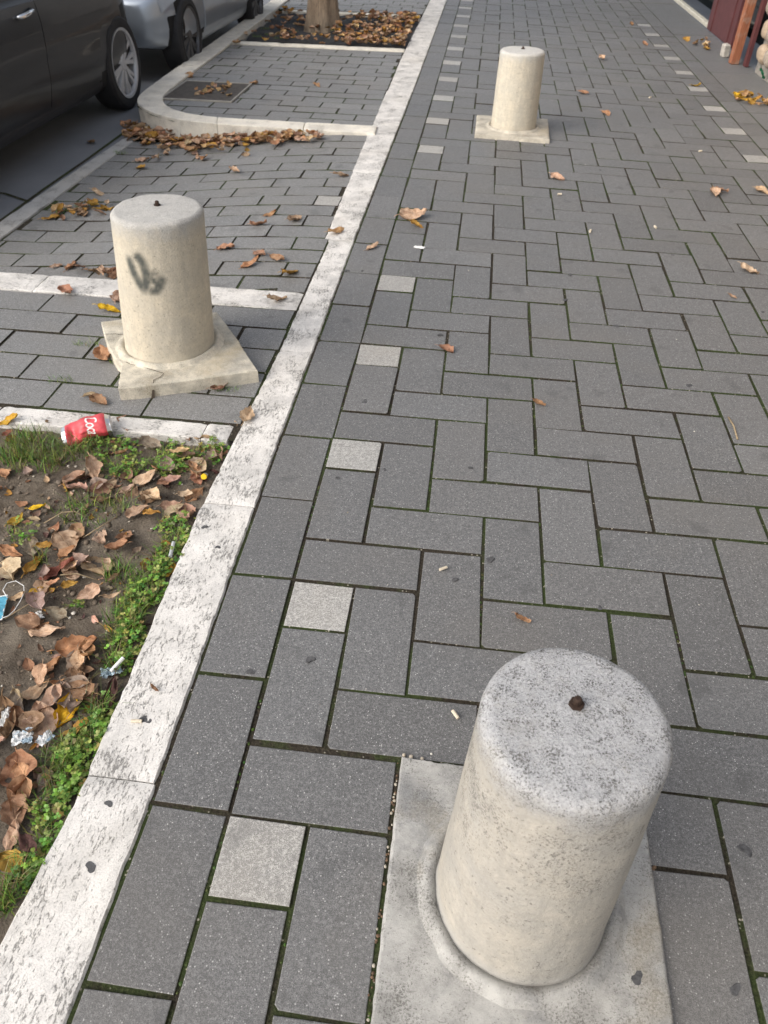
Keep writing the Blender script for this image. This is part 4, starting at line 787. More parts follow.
for n_,(x,y,z,ln,an,w,c,lab) in enumerate(LEAVES):
    ln=min(ln,.14 if 'cluster' in lab else (.105 if y<1.31 else .095))*(.92 if y<1.31 else 1); mb=MB(); leaf_mesh(mb,ln*1.12,w,n_*1.37+3,.5 if y<1.4 else .5)
    o=mb.build('dry_leaf',MLEAF,smooth=True,fix=False)
    zz=soil_z(x,y)+.004 if (z<-.015 and y<1.29) else z+.004
    if 'clover' in lab or 'grass' in lab: zz+=.016
    if 'top' in lab: zz+=.012
    o.location=(x,y,zz); o.rotation_euler=(rnd.gauss(0,.16),rnd.gauss(0,.16),an); o.color=(*vary(PAL[c]),1)
    tag(o,lab,'leaf','loose leaves on the planting bed' if y<1.31 else 'loose leaves on the pavements')
cm=MB(); pr=random.Random(11)
for i in range(330):
    x,y=pr.uniform(-.95,-.19),pr.uniform(-.05,1.27)
    M=Matrix.Translation((x,y,soil_z(x,y)+.002))@Matrix.Rotation(pr.random()*6.28,4,'Z')@Matrix.Rotation(pr.gauss(0,.4),4,'X')
    leaf_mesh(cm,pr.choice([.010,.014,.018,.026,.034,.045]),pr.uniform(.3,.8),i*.41,1.0,vary(PAL[pr.choice(['brown','rust','tan','grey','dark','dark','pink','ochre'])],.3),M,5,4)
tag(cm.build('leaf_litter',MLIT,smooth=True,fix=False),kind='stuff')
# leaves in the heaps: copies of a few shapes
protos=[]
for k in range(16):
    mb=MB(); leaf_mesh(mb,.105,.62+.05*(k%4),k*2.3+60,.7,nt=8,ns=6); o=mb.build('dry_leaf',MLEAF,smooth=True,fix=False); protos.append(o)
used=[False]*len(protos)
HL=dict(kerb=('dry brown leaf in the heap along the curved kerb','leaves heaped along the curved kerb'),gutter=('tan leaf in the damp clump at the gutter kerb behind the graffiti bollard','leaves clumped at the gutter kerb'),cover=('orange leaf on the metal access cover','leaves on the access cover'),
  row=('rusty leaf in the row swept against the second cross kerb','leaves swept against the second cross kerb'),wall=('yellow leaf in the heap by the stone wall','yellow leaves heaped by the stone wall'),door=('withered leaf at the foot of the maroon door jamb','leaves at the door jamb'))
HL['bed']=('dry brown leaf overlapping other leaves in the planting bed','overlapping leaves in the planting bed')
BH=random.Random(8); CL=[(-.345,.10,.05),(-.36,.18,.05),(-.33,.02,.04),(-.30,.26,.05),(-.35,.33,.05),(-.43,.42,.06),(-.42,.62,.07),(-.50,.66,.06),(-.40,.98,.06),(-.30,1.02,.05),(-.34,1.12,.05),(-.25,1.0,.03),(-.28,1.18,.04),(-.55,.95,.08)]
for q in range(52):
    cx,cy,cr_=CL[q%len(CL)]; HEAP.append((cx+BH.gauss(0,cr_),cy+BH.gauss(0,cr_),0,'bed',0))
HC=dict(gutter=['tan','ochre','brown','orange2'],bed=['tan','pink','brown','grey','tan','orange','rust'],kerb=['tan','orange2','tan','ochre','tan','brown','orange2','pink','orange'],cover=['orange2','orange','tan'],row=['rust','brown','tan'],wall=['yellow2','yellow','ochre','orange2'],door=['ochre','tan','brown'])
km=MB(); pr=random.Random(31)
for (x,y,z,nm,_) in HEAP:
    if nm!='kerb': continue
    for q in range(2):
        X,Y=x+pr.gauss(0,.03)*q,y+pr.gauss(0,.03)*q
        if Y>5.065 and X>-1.75: Y=5.065-abs(pr.gauss(0,.07))
        M=Matrix.Translation((X,Y,ramp_z(X,Y)+.004+pr.random()*.035))@Matrix.Rotation(pr.random()*6.28,4,'Z')@Matrix.Rotation(pr.gauss(0,.4),4,'X')
        leaf_mesh(km,pr.uniform(.05,.095),pr.uniform(.5,.8),pr.random()*90,.8,vary(PAL[pr.choice(['tan','orange2','tan','ochre','tan','brown','orange','pink','rust'])],.2),M,6,4)
tag(km.build('leaf_litter',MLIT,smooth=True,fix=False),kind='stuff')      # the drift along the curved kerb reads as one mass
HEAP=[q for q in HEAP if q[3]!='kerb']
for i,(x,y,z,nm,_) in enumerate(HEAP):
    k=i%len(protos); p=protos[k]
    if not used[k]: o=p; used[k]=True
    else: o=p.copy(); COL.objects.link(o)
    if nm=='kerb' and y>5.06 and x>-1.75: y=5.06-rnd.random()*.12
    s_=(.62 if i%3 else .45) if nm=='kerb' else (.8 if nm=='gutter' else 1)
    lift={'kerb':.022,'cover':.012,'row':.012,'wall':.03,'door':.01,'bed':.012,'gutter':.02}[nm]
    if nm=='bed': x=min(x,interp(LEFT,y)-.03); z=soil_z(x,y)
    o.location=(x,y,z+.006+rnd.random()*lift); o.rotation_euler=(rnd.gauss(0,.35 if nm!='bed' else .2),rnd.gauss(0,.35 if nm!='bed' else .2),rnd.random()*6.28)
    s=s_*rnd.uniform(.55,.95)*(1,.82)[nm=='bed']*(.75 if nm in('row','cover') else 1); o.scale=(s,s,s); o.color=(*vary(PAL[rnd.choice(HC[nm])],.2),1)
    tag(o,HL[nm][0],'leaf',HL[nm][1])

# ------------------------------------------------------------------ bollards
def seg_d(p,a,b):
    p,a,b=Vector(p),Vector(a),Vector(b); d=b-a; t=max(0,min(1,(p-a).dot(d)/d.length_squared)); return (p-a-d*t).length
def column(r0,r1,h,lip,lean,mat,paint=None,n=144):
    """ring lip, groove and tapering shaft with a rounded crown"""
    prof=[(lip+.026,-.0022),(lip+.021,-.0004),(lip+.015,.003),(lip+.009,.0095),(lip+.002,.0138),(lip-.006,.0138),(lip-.013,.0080),(lip-.018,.001),(r0+.004,-.001),(r0+.001,.006),(r0,.018)]
    k=46
    for i in range(1,k): prof.append((lerp(r0,r1,(i/k)**1.0),lerp(.016,h-.024,i/k)))
    for a in range(0,91,10): prof.append((r1-.021+.021*math.cos(R(a)),h-.024+.021*math.sin(R(a))))
    for q in (.8,.6,.4,.2,.04): prof.append(((r1-.021)*q,h-.003+.005*(1-q)))
    mb=MB()
    def fn(p,a):
        x,y,z=p; r=math.hypot(x,y); f=1+.010*fbm((math.cos(a)*1.6,math.sin(a)*1.6,z*4))+.004*fbm((math.cos(a)*6,math.sin(a)*6,z*18))
        return (x*f+lean[0]*z/h, y*f+lean[1]*z/h, z+.0025*fbm((x*14,y*14,z*3)))
    mb.lathe(prof,n,fn=fn,cap1=True)
    for i in range(8*n): mb.m[i]=1            # the collar is cast in one with the slab
    return mb
def add_paint(me,strokes,h):
    at_=me.attributes.new('paint','FLOAT','POINT')
    for i,v in enumerate(me.vertices):
        a=math.atan2(v.co.x,-v.co.y); p=(a*.165,v.co.z); d=1
        if abs(a)<2.2:
            val=0
            for pts,w,st in strokes:
                for q0,q1 in zip(pts,pts[1:]):
                    dd=seg_d(p,q0,q1); val=max(val,st*sstep(1.15-dd/w*.85))
            val*=.98+.30*fbm((v.co.x*60,v.co.y*60,v.co.z*60))
            at_.data[i].value=max(0,min(1,val))
def bolt(parent,loc,r=.008):
    mb=MB(); x,y,z=loc
    mb.loft([[(x+1.55*r*math.cos(k*PI/3),y+1.55*r*math.sin(k*PI/3),z+q) for k in range(6)] for q in (-.004,.007)],True,0,(1,1,1),False,True)
    mb.lathe([(r*.85,z+.007),(r*.85,z+.016),(r*.6,z+.019)],12,fn=lambda p,a:(p[0]+x,p[1]+y,p[2]),cap1=True)
    return mb.build('bolt',MMETAL,parent)
def slab(outline,z0,z1,bev,cracks=()):
    mb=MB(); n=len(outline)
    ar=sum(outline[i][0]*outline[(i+1)%n][1]-outline[(i+1)%n][0]*outline[i][1] for i in range(n))
    P=outline if ar>0 else outline[::-1]
    Q=[]
    for i in range(n):
        a,b=P[i],P[(i+1)%n]; L=math.hypot(b[0]-a[0],b[1]-a[1]); m=max(1,int(L/.009))
        for k in range(m):
            s=k/m; x,y=lerp(a[0],b[0],s),lerp(a[1],b[1],s); e=.0013*fbm((x*30,y*30,2))+.0016*fbm((x*140,y*140,5)); Q.append((x+e,y+e))
    c=(sum(p[0] for p in Q)/len(Q),sum(p[1] for p in Q)/len(Q))
    def ins(d): return [(x+(c[0]-x)*d/max(.05,math.hypot(c[0]-x,c[1]-y)),y+(c[1]-y)*d/max(.05,math.hypot(c[0]-x,c[1]-y))) for x,y in Q]
    rings=[[(x,y,z0) for x,y in Q],[(x,y,z1-bev) for x,y in Q],[(x,y,z1-bev*.25) for x,y in ins(bev*.5)],[(x,y,z1) for x,y in ins(bev)]]
    for q in (.035,): rings.append([(x,y,z1+.001*fbm((x*20,y*20,1))) for x,y in ins(q)])
    mb.loft(rings,True,0,(1,1,1),False,True)
    return mb
MB1=m_stone('cast_stone_near',(.50,.465,.40),(.44,.425,.39),.560,1.0,foot=(.42,.412,.388)); MB2=m_stone('cast_stone_left',(.66,.595,.47),(.57,.53,.445),.498,.35,(.40,.39,.365),(.56,.55,.52),(.60,.555,.455)); MB3=m_stone('cast_stone_far',(.70,.635,.51),(.60,.565,.48),.478,.25,(.50,.49,.46),(.64,.63,.60),(.55,.50,.41))
def m_slab(name,base,sp):
    k=NT(name); co=k.coord(); a=k.noise(co,11,6,.75); c=k.mix(k.ramp(a,.38,.66),tuple(min(1,q*1.12) for q in base),tuple(q*.62 for q in base))
    f=k.noise(co,210,5,.85); pq=k.noise(co,12,4,.65); f=k.math('ADD',f,k.math('MULTIPLY',k.math('SUBTRACT',pq,.5),.5)); c=k.mix(k.ramp(f,.54,.61,0,.8*sp),c,(.10,.095,.085))
    e=k.noise(co,4.5,5,.7); c=k.mix(k.ramp(e,.53,.66,0,.62*sp),c,(.19,.195,.20)); rs_=k.noise(co,6,4,.6); c=k.mix(k.ramp(rs_,.55,.72,0,.5),c,tuple(q*r_ for q,r_ in zip(base,(.95,.86,.70))))
    w=k.noise(co,170,3,.7); c=k.mix(k.ramp(w,.55,.75,0,.4),c,tuple(min(1,q*1.35) for q in base))
    return k.out(c,.86,k.math('ADD',f,k.math('MULTIPLY',a,.8)),.5,.003,spec=.3)
MSL1=m_slab('slab_near',(.40,.393,.37),1.0); MSL2=m_slab('slab_left',(.60,.555,.455),.6); MSL3=m_slab('slab_far',(.52,.48,.40),.4)
# near bollard
b1=tag(empty('bollard',(.772,-.085,0)),'large beige stone bollard with speckled grey top on intact slab in the right foreground','bollard','stone bollards')
slab([(-.258,-.345),(.262,-.345),(.262,.24),(-.258,.258)],-.08,.014,.006).build('base_slab',MSL1,b1,smooth=True,angle=24)
c=column(.162,.1375,.582,.181,(.001,.002),MB1).build('shaft',[MB1,MSL1],b1,smooth=True,angle=60); c.location.z=.014
bolt(b1,(.001,.022,.595),.0075)
gb=MB(); blob(gb,.205,-.125,.0145,.011,0,.0014,13); gb.build('gum_spot',MGUM,b1)
# left bollard on a broken slab
b2=tag(empty('bollard',(-.580,1.835,0)),'cream stone bollard with grey spray mark standing on a broken cracked slab','bollard','stone bollards')
OUT=[(-.340,.125),(-.20,.19),(.105,.285),(.16,.205),(.262,.055),(.285,.012),(.392,-.155),(.15,-.265),(-.01,-.335),(-.075,-.355),(-.125,-.19),(-.165,-.155),(-.225,-.075),(-.25,-.035)]
slab(OUT,-.02,.052,.005).build('base_slab',MSL2,b2,smooth=True,angle=24)
MCRK=m_plain('crack_dirt',(.07,.055,.04),.9)
for pts,w in (([(-.075,-.19),(.0,-.215),(.055,-.235),(.052,-.262),(.035,-.285),(.04,-.303)],.0019),([(-.115,-.175),(-.09,-.19),(-.07,-.195)],.0015),([(-.28,.02),(-.24,.03),(-.2,.03),(-.19,0)],.0014)):
    cr=MB(); up=[];lo=[]
    for i,p in enumerate(pts):
        d=Vector(pts[min(i+1,len(pts)-1)])-Vector(pts[max(i-1,0)]); nn=Vector((-d.y,d.x)).normalized()*w*rnd.uniform(.5,1.1)
        up.append((p[0]+nn.x,p[1]+nn.y,.0545)); lo.append((p[0]-nn.x,p[1]-nn.y,.0545))
    if w==.0019: up.append((.043,-.3225,.0)); lo.append((.030,-.328,.0))
    cr.loft([up,lo],False); cr.build('crack',MCRK,b2)
c=column(.172,.160,.528,.190,(.042,0),MB2,n=220); c=c.build('shaft',[MB2,MSL2],b2,smooth=True,angle=60); c.location.z=.052
add_paint(c.data,[([(-.026,.392),(-.022,.362),(-.006,.326),(.012,.298)],.021,1.0),([(.012,.412),(.024,.390),(.031,.352),(.026,.325),(.012,.298)],.021,1.0),
  ([(.030,.352),(.052,.360),(.072,.345),(.076,.325)],.013,.6),([(.040,.292),(.054,.294),(.066,.310),(.076,.330)],.0185,1.0),([(.044,.338),(.052,.326)],.016,.9)],.5)
bolt(b2,(.040,.012,.578),.0085)
# far bollard
b3=tag(empty('bollard',(.800,5.41,0)),'pale plain stone bollard on a square slab far up the sidewalk','bollard','stone bollards')
slab([(-.275,-.245),(.255,-.285),(.265,.14),(.265,.27),(-.275,.29)],-.05,.030,.006).build('base_slab',MSL3,b3,smooth=True,angle=40)
c=column(.164,.157,.494,.184,(.004,0),MB3).build('shaft',[MB3,MSL3],b3,smooth=True,angle=60); c.location.z=.030
bolt(b3,(.004,.0,.522),.0095)

# ------------------------------------------------------------------ litter
MWHITE=m_plain('white_paper',(.74,.74,.72),.7,var=.08,vs=90)
# crushed red drink can at the cross kerb
can=tag(empty('drink_can',(-.690,1.268,.010),(R(14),R(-2),R(25))),'crushed red and silver drink can lying in the grass against the kerb','can'); can.scale=(1.42,1.32,1.02)
MRED=m_plain('red_can_paint',(.68,.085,.10),.42,.1,.5,var=.25,vs=35); MALU=m_plain('can_aluminium',(.72,.73,.74),.3,.9,var=.1,vs=60)
def cand(x,r,a):
    """a = angle round the can, 0 points up (z); the crease pinches it left of the middle"""
    g1=math.exp(-((x+.030)/.013)**2); g2=math.exp(-((x-.004)/.02)**2)
    r*=1-.72*g1*max(0,math.cos(a-.5))**1.1-.30*g2*max(0,math.cos(a-1.4))**2-.20*math.exp(-((x-.02)/.014)**2)*max(0,math.cos(a+.4))**2+.05*g1*max(0,-math.cos(a))
    r*=1+.09*fbm((x*38,math.cos(a)*2.2,math.sin(a)*2.2))
    zz=.016*math.sin((x+.02)*34)
    return (x,-r*math.sin(a),r*math.cos(a)+zz)
def canlathe(prof,mat,name,cap0=False,cap1=False):
    mb=MB(); rings=[[cand(x,r,2*PI*k/64) for k in range(64)] for r,x in prof]; mb.loft(rings,True,0,(1,1,1),cap0,cap1); return mb.build(name,mat,can,smooth=True,angle=45)
canlathe([(.0305,-.048)]+[(.033,-.044+.088*i/30) for i in range(31)]+[(.0305,.049)],MRED,'can_body')
canlathe([(.004,-.050),(.020,-.0515),(.0235,-.057),(.026,-.0575),(.0285,-.054),(.0306,-.0478)],MALU,'can_base',True)
canlathe([(.0306,.0488),(.0265,.056),(.0275,.0585),(.0262,.0595),(.0245,.056),(.004,.0558)],MALU,'can_lid',False,True)
mb=MB(); mb.lathe([(.009,0),(.009,.0006)],16,cap0=True,cap1=True,fn=lambda p,a:(.0566+p[2],p[0]*.8+.004,p[1]+.022)); mb.build('can_opening',m_plain('can_hole',(.01,.01,.01),.6),can)
cu=bpy.data.curves.new('lettering','FONT'); cu.body='Coca'; cu.size=.034; cu.shear=.35; cu.space_character=.92; cu.resolution_u=4; cu.offset=.0003
to=link(bpy.data.objects.new('lettering',cu)); dg=bpy.context.evaluated_depsgraph_get(); tm=bpy.data.meshes.new_from_object(to.evaluated_get(dg)); bpy.data.objects.remove(to)
bm=bmesh.new(); bm.from_mesh(tm); bmesh.ops.triangulate(bm,faces=bm.faces); bmesh.ops.subdivide_edges(bm,edges=[e for e in bm.edges if e.calc_length()>.004],cuts=2)
for v in bm.verts:
    s,hh=v.co.x,v.co.y                       # reading direction runs round the can, letters' tops point to the lid
    v.co=Vector(cand(.004+hh*1.15,.0342,(s-.042)/.033+.72))
bm.to_mesh(tm); bm.free(); tm.materials.append(MWHITE); link(bpy.data.objects.new('lettering',tm),can)
# blue face mask with ear loop
MBLUE=m_plain('mask_fabric',(.10,.36,.50),.8,var=.12,vs=160,bump=500)
mk=tag(empty('face_mask',(-.655,.452,-.012),(0,R(-3),R(18))),'light blue pleated face mask with white ear loop on the dirt at the left edge','face mask')
mb=MB(); nx_,ny_=24,40; rows_=[]
for j in range(ny_+1):
    rows_.append([(lerp(-.085,.085,i/nx_)+.002*fbm((i*.3,j*.3,1)), lerp(-.042,.042,j/ny_), .004+.0035*abs(math.sin(j*PI/8))+.010*fbm((i*.12,j*.1,3))+.006*abs(math.sin(i*.13))) for i in range(nx_+1)])
mb.loft(rows_,False); mb.build('mask_panel',MBLUE,mk,smooth=True,fix=False)
mb=MB()
for x in (.083,):
    mb.tube([(x,-.041,.004),(x,.041,.004)],.0018,6)
for y in (-.042,.042): mb.tube([(lerp(-.085,.085,i/8),y,.006+.010*fbm((i*3*.12,(0 if y<0 else 40)*.1,3))) for i in range(9)],.0017,6)
mb.build('mask_hem',MWHITE,mk)
mb=MB(); mb.tube([(.083,.038,.006),(.070,.062,.010),(.078,.082,.014),(.100,.088,.012),(.122,.070,.006),(.126,.045,.004),(.120,.015,.003),(.110,-.015,.003),(.098,-.032,.004),(.083,-.038,.005)],.0012,6); mb.build('ear_loop',MWHITE,mk,smooth=True)
# vial with yellow cap
MCAP=m_plain('yellow_plastic',(.80,.52,.01),.4,var=.06); MCLR=m_plain('clear_plastic',(.45,.47,.47),.15,var=.2,vs=150)
vi=tag(empty('vial',(-.222,1.098,-.004),(R(58),0,R(14))),'tiny clear plastic vial with a bright yellow cap in the clover by the kerb','vial')
mb=MB(); mb.lathe([(.006,-.03),(.0085,-.027),(.0085,.004),(.006,.008),(.006,.012)],20,cap0=True,cap1=True); mb.build('vial_body',MCLR,vi,smooth=True,angle=40)
mb=MB(); mb.lathe([(.0088,.010),(.0095,.011),(.0095,.023),(.0085,.025)],20,cap0=True,cap1=True); mb.build('cap',MCAP,vi,smooth=True,angle=40)
# white lollipop stick, blue wrapper with white filter, crumpled papers
def stick(name,lab,cat,a,b,r,mat,grp=None):
    mb=MB(); mid=[(0,0,0)]; A,B=Vector(a),Vector(b); d=B-A
    o=tag(empty(name,A),lab,cat,grp); bpy.data.objects.remove(o)
    mb.tube([Vector((0,0,0)),d*.5+Vector((0,0,.0006)),d],r,9); o=mb.build(name,mat,smooth=True,angle=40); o.location=A
    return tag(o,lab,cat,grp)
stick('plastic_stick','short flat whitish plastic stick standing in clover by the white kerb','stick',(-.214,.775,.004),(-.207,.722,-.002),.0055,MCLR)
stick('cigarette_filter','white cigarette filter lying on the blue foil wrapper by the kerb','cigarette filter',(-.213,.311,.006),(-.196,.350,.012),.0048,MWHITE)
def crumple(name,lab,cat,x,y,z,sx,sy,h,mat,seed,rz=0,tone=None):
    mb=MB(); n=16; rows_=[]
    for j in range(n+1): rows_.append([(lerp(-sx,sx,i/n)*(1+.25*fbm((i*.4,j*.3,seed))),lerp(-sy,sy,j/n)*(1+.25*fbm((j*.4,i*.3,seed+4))),h*(.5+fbm((i*.22+seed,j*.22,seed))*.9+.5*fbm((i*.6,j*.6,seed+8)))) for i in range(n+1)])
    mb.loft(rows_,False); o=mb.build(name,mat,smooth=False,fix=False); o.location=(x,y,z); o.rotation_euler.z=rz
    return tag(o,lab,cat)
MFOIL=m_plain('blue_foil',(.34,.43,.48),.4,.3,var=.5,vs=55)
crumple('wrapper','crumpled pale blue foil wrapper beside the white kerb','wrapper',-.218,.318,-.010,.024,.012,.009,MFOIL,2,.5)
k=NT('printed_paper'); co=k.coord(); a=k.noise(co,50,2); MPRT=k.out(k.mix(k.ramp(a,.52,.60),(.66,.67,.67),(.36,.46,.54)),.7)
crumple('paper_scrap','crumpled white and blue printed paper below the yellow leaf','paper scrap',-.345,.118,-.010,.022,.018,.010,MPRT,5,.3)
crumple('paper_scrap','smaller white and blue paper ball right of the crumpled printed paper','paper scrap',-.292,.120,-.008,.018,.014,.011,MPRT,9,1.1)
crumple('tissue_scrap','greyish white tissue scrap on bare dirt under the mask loop','paper scrap',-.488,.470,-.018,.016,.013,.008,MWHITE,12,.7)
crumple('paper_scrap','small white square of paper on the sidewalk below the straw coloured leaf cluster','paper scrap',.305,3.08,.003,.027,.016,.003,MWHITE,15,-.2)
crumple('paper_scrap','white torn paper inside the brown rolled leaf at the left edge','paper scrap',-.405,.155,.0,.008,.024,.01,MWHITE,19,.1)
MBUTT=m_plain('butt_paper',(.60,.53,.41),.8,var=.2,vs=150)
for x,y,az,lab in ((.570,.775,.6,'pale cigarette butt in the middle of a paver below the light square'),(.628,.300,2.2,'pale cigarette butt just left of the near bollard top'),(1.204,3.456,1.3,'white cigarette butt on the middle of the sidewalk'),(1.567,3.577,1.8,'cigarette butt on the sidewalk right of the middle'),(2.102,5.117,.4,'white cigarette butt near the right light squares'),(1.98,6.68,.9,'white cigarette butt far up the sidewalk on the right'),(1.07,4.03,.2,'cigarette butt before the far bollard'),(-.10,.185,.1,'flattened tan cigarette butt on the long white kerb')):
    stick('cigarette_butt',lab,'cigarette butt',(x-.012*math.cos(az),y-.012*math.sin(az),.0065),(x+.012*math.cos(az),y+.012*math.sin(az),.0065),.0042 if y<2 else .006,MBUTT,'cigarette butts')
MTW=m_plain('dry_twig',(.30,.23,.14),.85,var=.25,vs=60)
for pts,lab in (([(-.487,.616,-.008),(-.44,.622,-.002),(-.378,.612,-.008)],'straight pale grass stalk across the bare dirt'),([(-.633,.818,-.012),(-.59,.855,.004),(-.554,.865,.004),(-.52,.856,-.006)],'bent grass stalk arching over the dirt above the curled tan leaf'),
  ([(-.49,.772,-.01),(-.45,.81,.004),(-.425,.866,-.004)],'thin twig leaning on the bent narrow tan leaf'),([(-.56,.445,-.008),(-.53,.48,-.002),(-.484,.551,-.006)],'brown twig slanting beside the face mask'),([(1.551,1.692,.004),(1.556,1.63,.007),(1.552,1.554,.004)],'yellow straw in a paver joint at the right edge')):
    mb=MB(); P=[Vector(p) for p in pts]; mb.tube([p-P[0] for p in P],.0016 if pts[0][1]<1.3 else .003,6); o=mb.build('twig',MTW,smooth=True); o.location=P[0]; tag(o,lab,'twig')
# scattered grit on the pavers
gt=MB()
for _ in range(150):
    x,y=rnd.uniform(.0,2.6),rnd.uniform(-.4,7); pebble(gt,x,y,.0015,rnd.choice([.0012,.0016,.002,.003]),rnd.choice([(.6,.57,.5),(.35,.3,.24),(.7,.68,.62),(.2,.16,.12)]))
for _ in range(170):
    x=rnd.choice([.508,1.038,1.042])+rnd.gauss(0,.002); y=rnd.uniform(-.42,.17); pebble(gt,x,y,-.003,rnd.uniform(.0015,.004),rnd.choice([(.5,.46,.38),(.2,.13,.08),(.12,.08,.05)]))
for x,y in ((.519,.182),(.535,.180),(.56,.178),(1.03,.03)): pebble(gt,x,y,.002,.005,(.66,.6,.5))
tag(gt.build('gravel',bpy.data.materials['pebble_stone'],smooth=True),kind='stuff')

# ------------------------------------------------------------------ metal access cover on the raised pavement
cv=tag(empty('access_cover',(-1.745,6.13,.004)),'square rusty metal access cover set in the raised pavement under orange leaves','access cover')
mb=MB(); mb.box((0,0,.0),(.56,.62,.012),bev=.003); mb.build('cover_plate',m_plain('cover_iron',(.085,.075,.065),.8,.2,bump=90,var=.3),cv)
mb=MB()
for c,d in (((.29,0,.002),(.016,.66,.014)),((-.29,0,.002),(.016,.66,.014)),((0,.322,.002),(.564,.016,.014)),((0,-.322,.002),(.564,.016,.014))): mb.box(c,d,bev=.002)
mb.build('cover_frame',m_plain('cover_frame_steel',(.34,.32,.28),.6,.2,var=.2),cv)

# ------------------------------------------------------------------ tree pit and tree
tp=MB()
for i,(a,b,y0,y1) in enumerate(((-2.08,-1.62,8.22,8.36),(-1.615,-.9,8.21,8.35),(-.895,-.30,8.20,8.34),(-2.10,-1.2,10.50,10.62),(-1.19,-.33,10.50,10.62))):
    kerb_mesh(tp,lambda t:(t,y0),lambda t:(t,y1),a,b,lambda x,y:.012,.15,14,4,seed=200+i)
tag(tp.build('kerb',MKI,smooth=True,angle=32),kind='structure')
sp=MB(); ids=[]
for j in range(31):
    ids.append([sp.vert((lerp(-2.12,-.28,i/30),lerp(8.34,10.52,j/30),-.02+.05*fbm((i*.25,j*.25,7)))) for i in range(31)])
for j in range(30):
    for i in range(30): sp.face((ids[j][i],ids[j][i+1],ids[j+1][i+1],ids[j+1][i]))
kk=NT('pit_soil'); co=kk.coord(); tag(sp.build('tree_pit_soil',kk.out(kk.mix(kk.ramp(kk.noise(co,16,5,.7),.3,.7),(.022,.023,.025),(.06,.06,.062)),.9,kk.noise(co,60,4,.7),.9,.02),smooth=True),kind='structure')
lt=MB(); pr=random.Random(3)
for i in range(470):
    t=pr.random(); x=lerp(-1.05,-.33,pr.random()**.8) if pr.random()<.8 else pr.uniform(-2.05,-1.0); y=pr.uniform(8.38,10.45) if pr.random()<.8 else pr.uniform(8.36,8.8)
    M=Matrix.Translation((x,y,pr.uniform(.015,.06)))@Matrix.Rotation(pr.random()*6.28,4,'Z')@Matrix.Rotation(pr.gauss(0,.45),4,'X')
    leaf_mesh(lt,pr.uniform(.06,.10),.65,i*.37,1.0,vary(PAL[pr.choice(['orange','tan','tan','brown','ochre','rust','orange2'])],.25),M,5,4)
tag(lt.build('leaf_litter',MLIT,smooth=True,fix=False),kind='stuff')
MBARK=m_bark()
tr=tag(empty('street_tree',(-1.40,9.52,0)),'street tree with fluted brown trunk in the leaf filled pit','tree')
mb=MB(); rings=[]
for i in range(34):
    z=-.05+3.1*i/33; ring=[]
    for k in range(56):
        a=2*PI*k/56; fl=1+.16*math.cos(2*a+.4)+.10*math.cos(5*a+z*.5)+.05*fbm((math.cos(a)*2,math.sin(a)*2,z*2)); r=(.145+.055*math.exp(-max(0,z)/.14)-.012*z)*fl
        ring.append((r*math.cos(a)+.02*math.sin(z),r*math.sin(a),z))
    rings.append(ring)
mb.loft(rings,True,cap1=True); mb.build('trunk',MBARK,tr,smooth=True)
mb=MB(); tips=[]; rl=random.Random(21)
for i in range(7):
    a=i*.9+rl.uniform(-.2,.2); p=Vector((0,0,2.7+.05*i)); pts=[p]; rad=[.075]
    for k in range(5):
        p=p+Vector((math.cos(a)*.36,math.sin(a)*.36,.42-.03*k))+Vector((rl.gauss(0,.08),rl.gauss(0,.08),0)); pts.append(p); rad.append(.06*(1-k/5.6)); tips.append(p)
        if k>0:
            q=p+Vector((rl.gauss(0,.4),rl.gauss(0,.4),rl.uniform(.1,.5))); mb.tube([p,(p+q)/2+Vector((0,0,.05)),q],[.025,.016,.008],6); tips.append(q)
    mb.tube(pts,rad,8)
mb.build('limbs',MBARK,tr,smooth=True)
mb=MB()
for i in range(2600):
    c=rl.choice(tips)+Vector((rl.gauss(0,.36),rl.gauss(0,.36),rl.gauss(.05,.3))); M=Matrix.Translation(c)@Matrix.Rotation(rl.random()*6.28,4,'Z')@Matrix.Rotation(rl.gauss(0,.7),4,'X')
    s=rl.uniform(.06,.12); v=[mb.vert(M@Vector(q)) for q in ((-s,0,0),(0,-s*.5,.01),(s,0,-.01),(0,s*.5,.01))]; mb.face(v,0,rl.choice([(.10,.13,.02),(.20,.16,.03),(.30,.17,.04),(.08,.12,.02)]))
mb.build('crown',m_green('crown_leaves'),tr,fix=False)

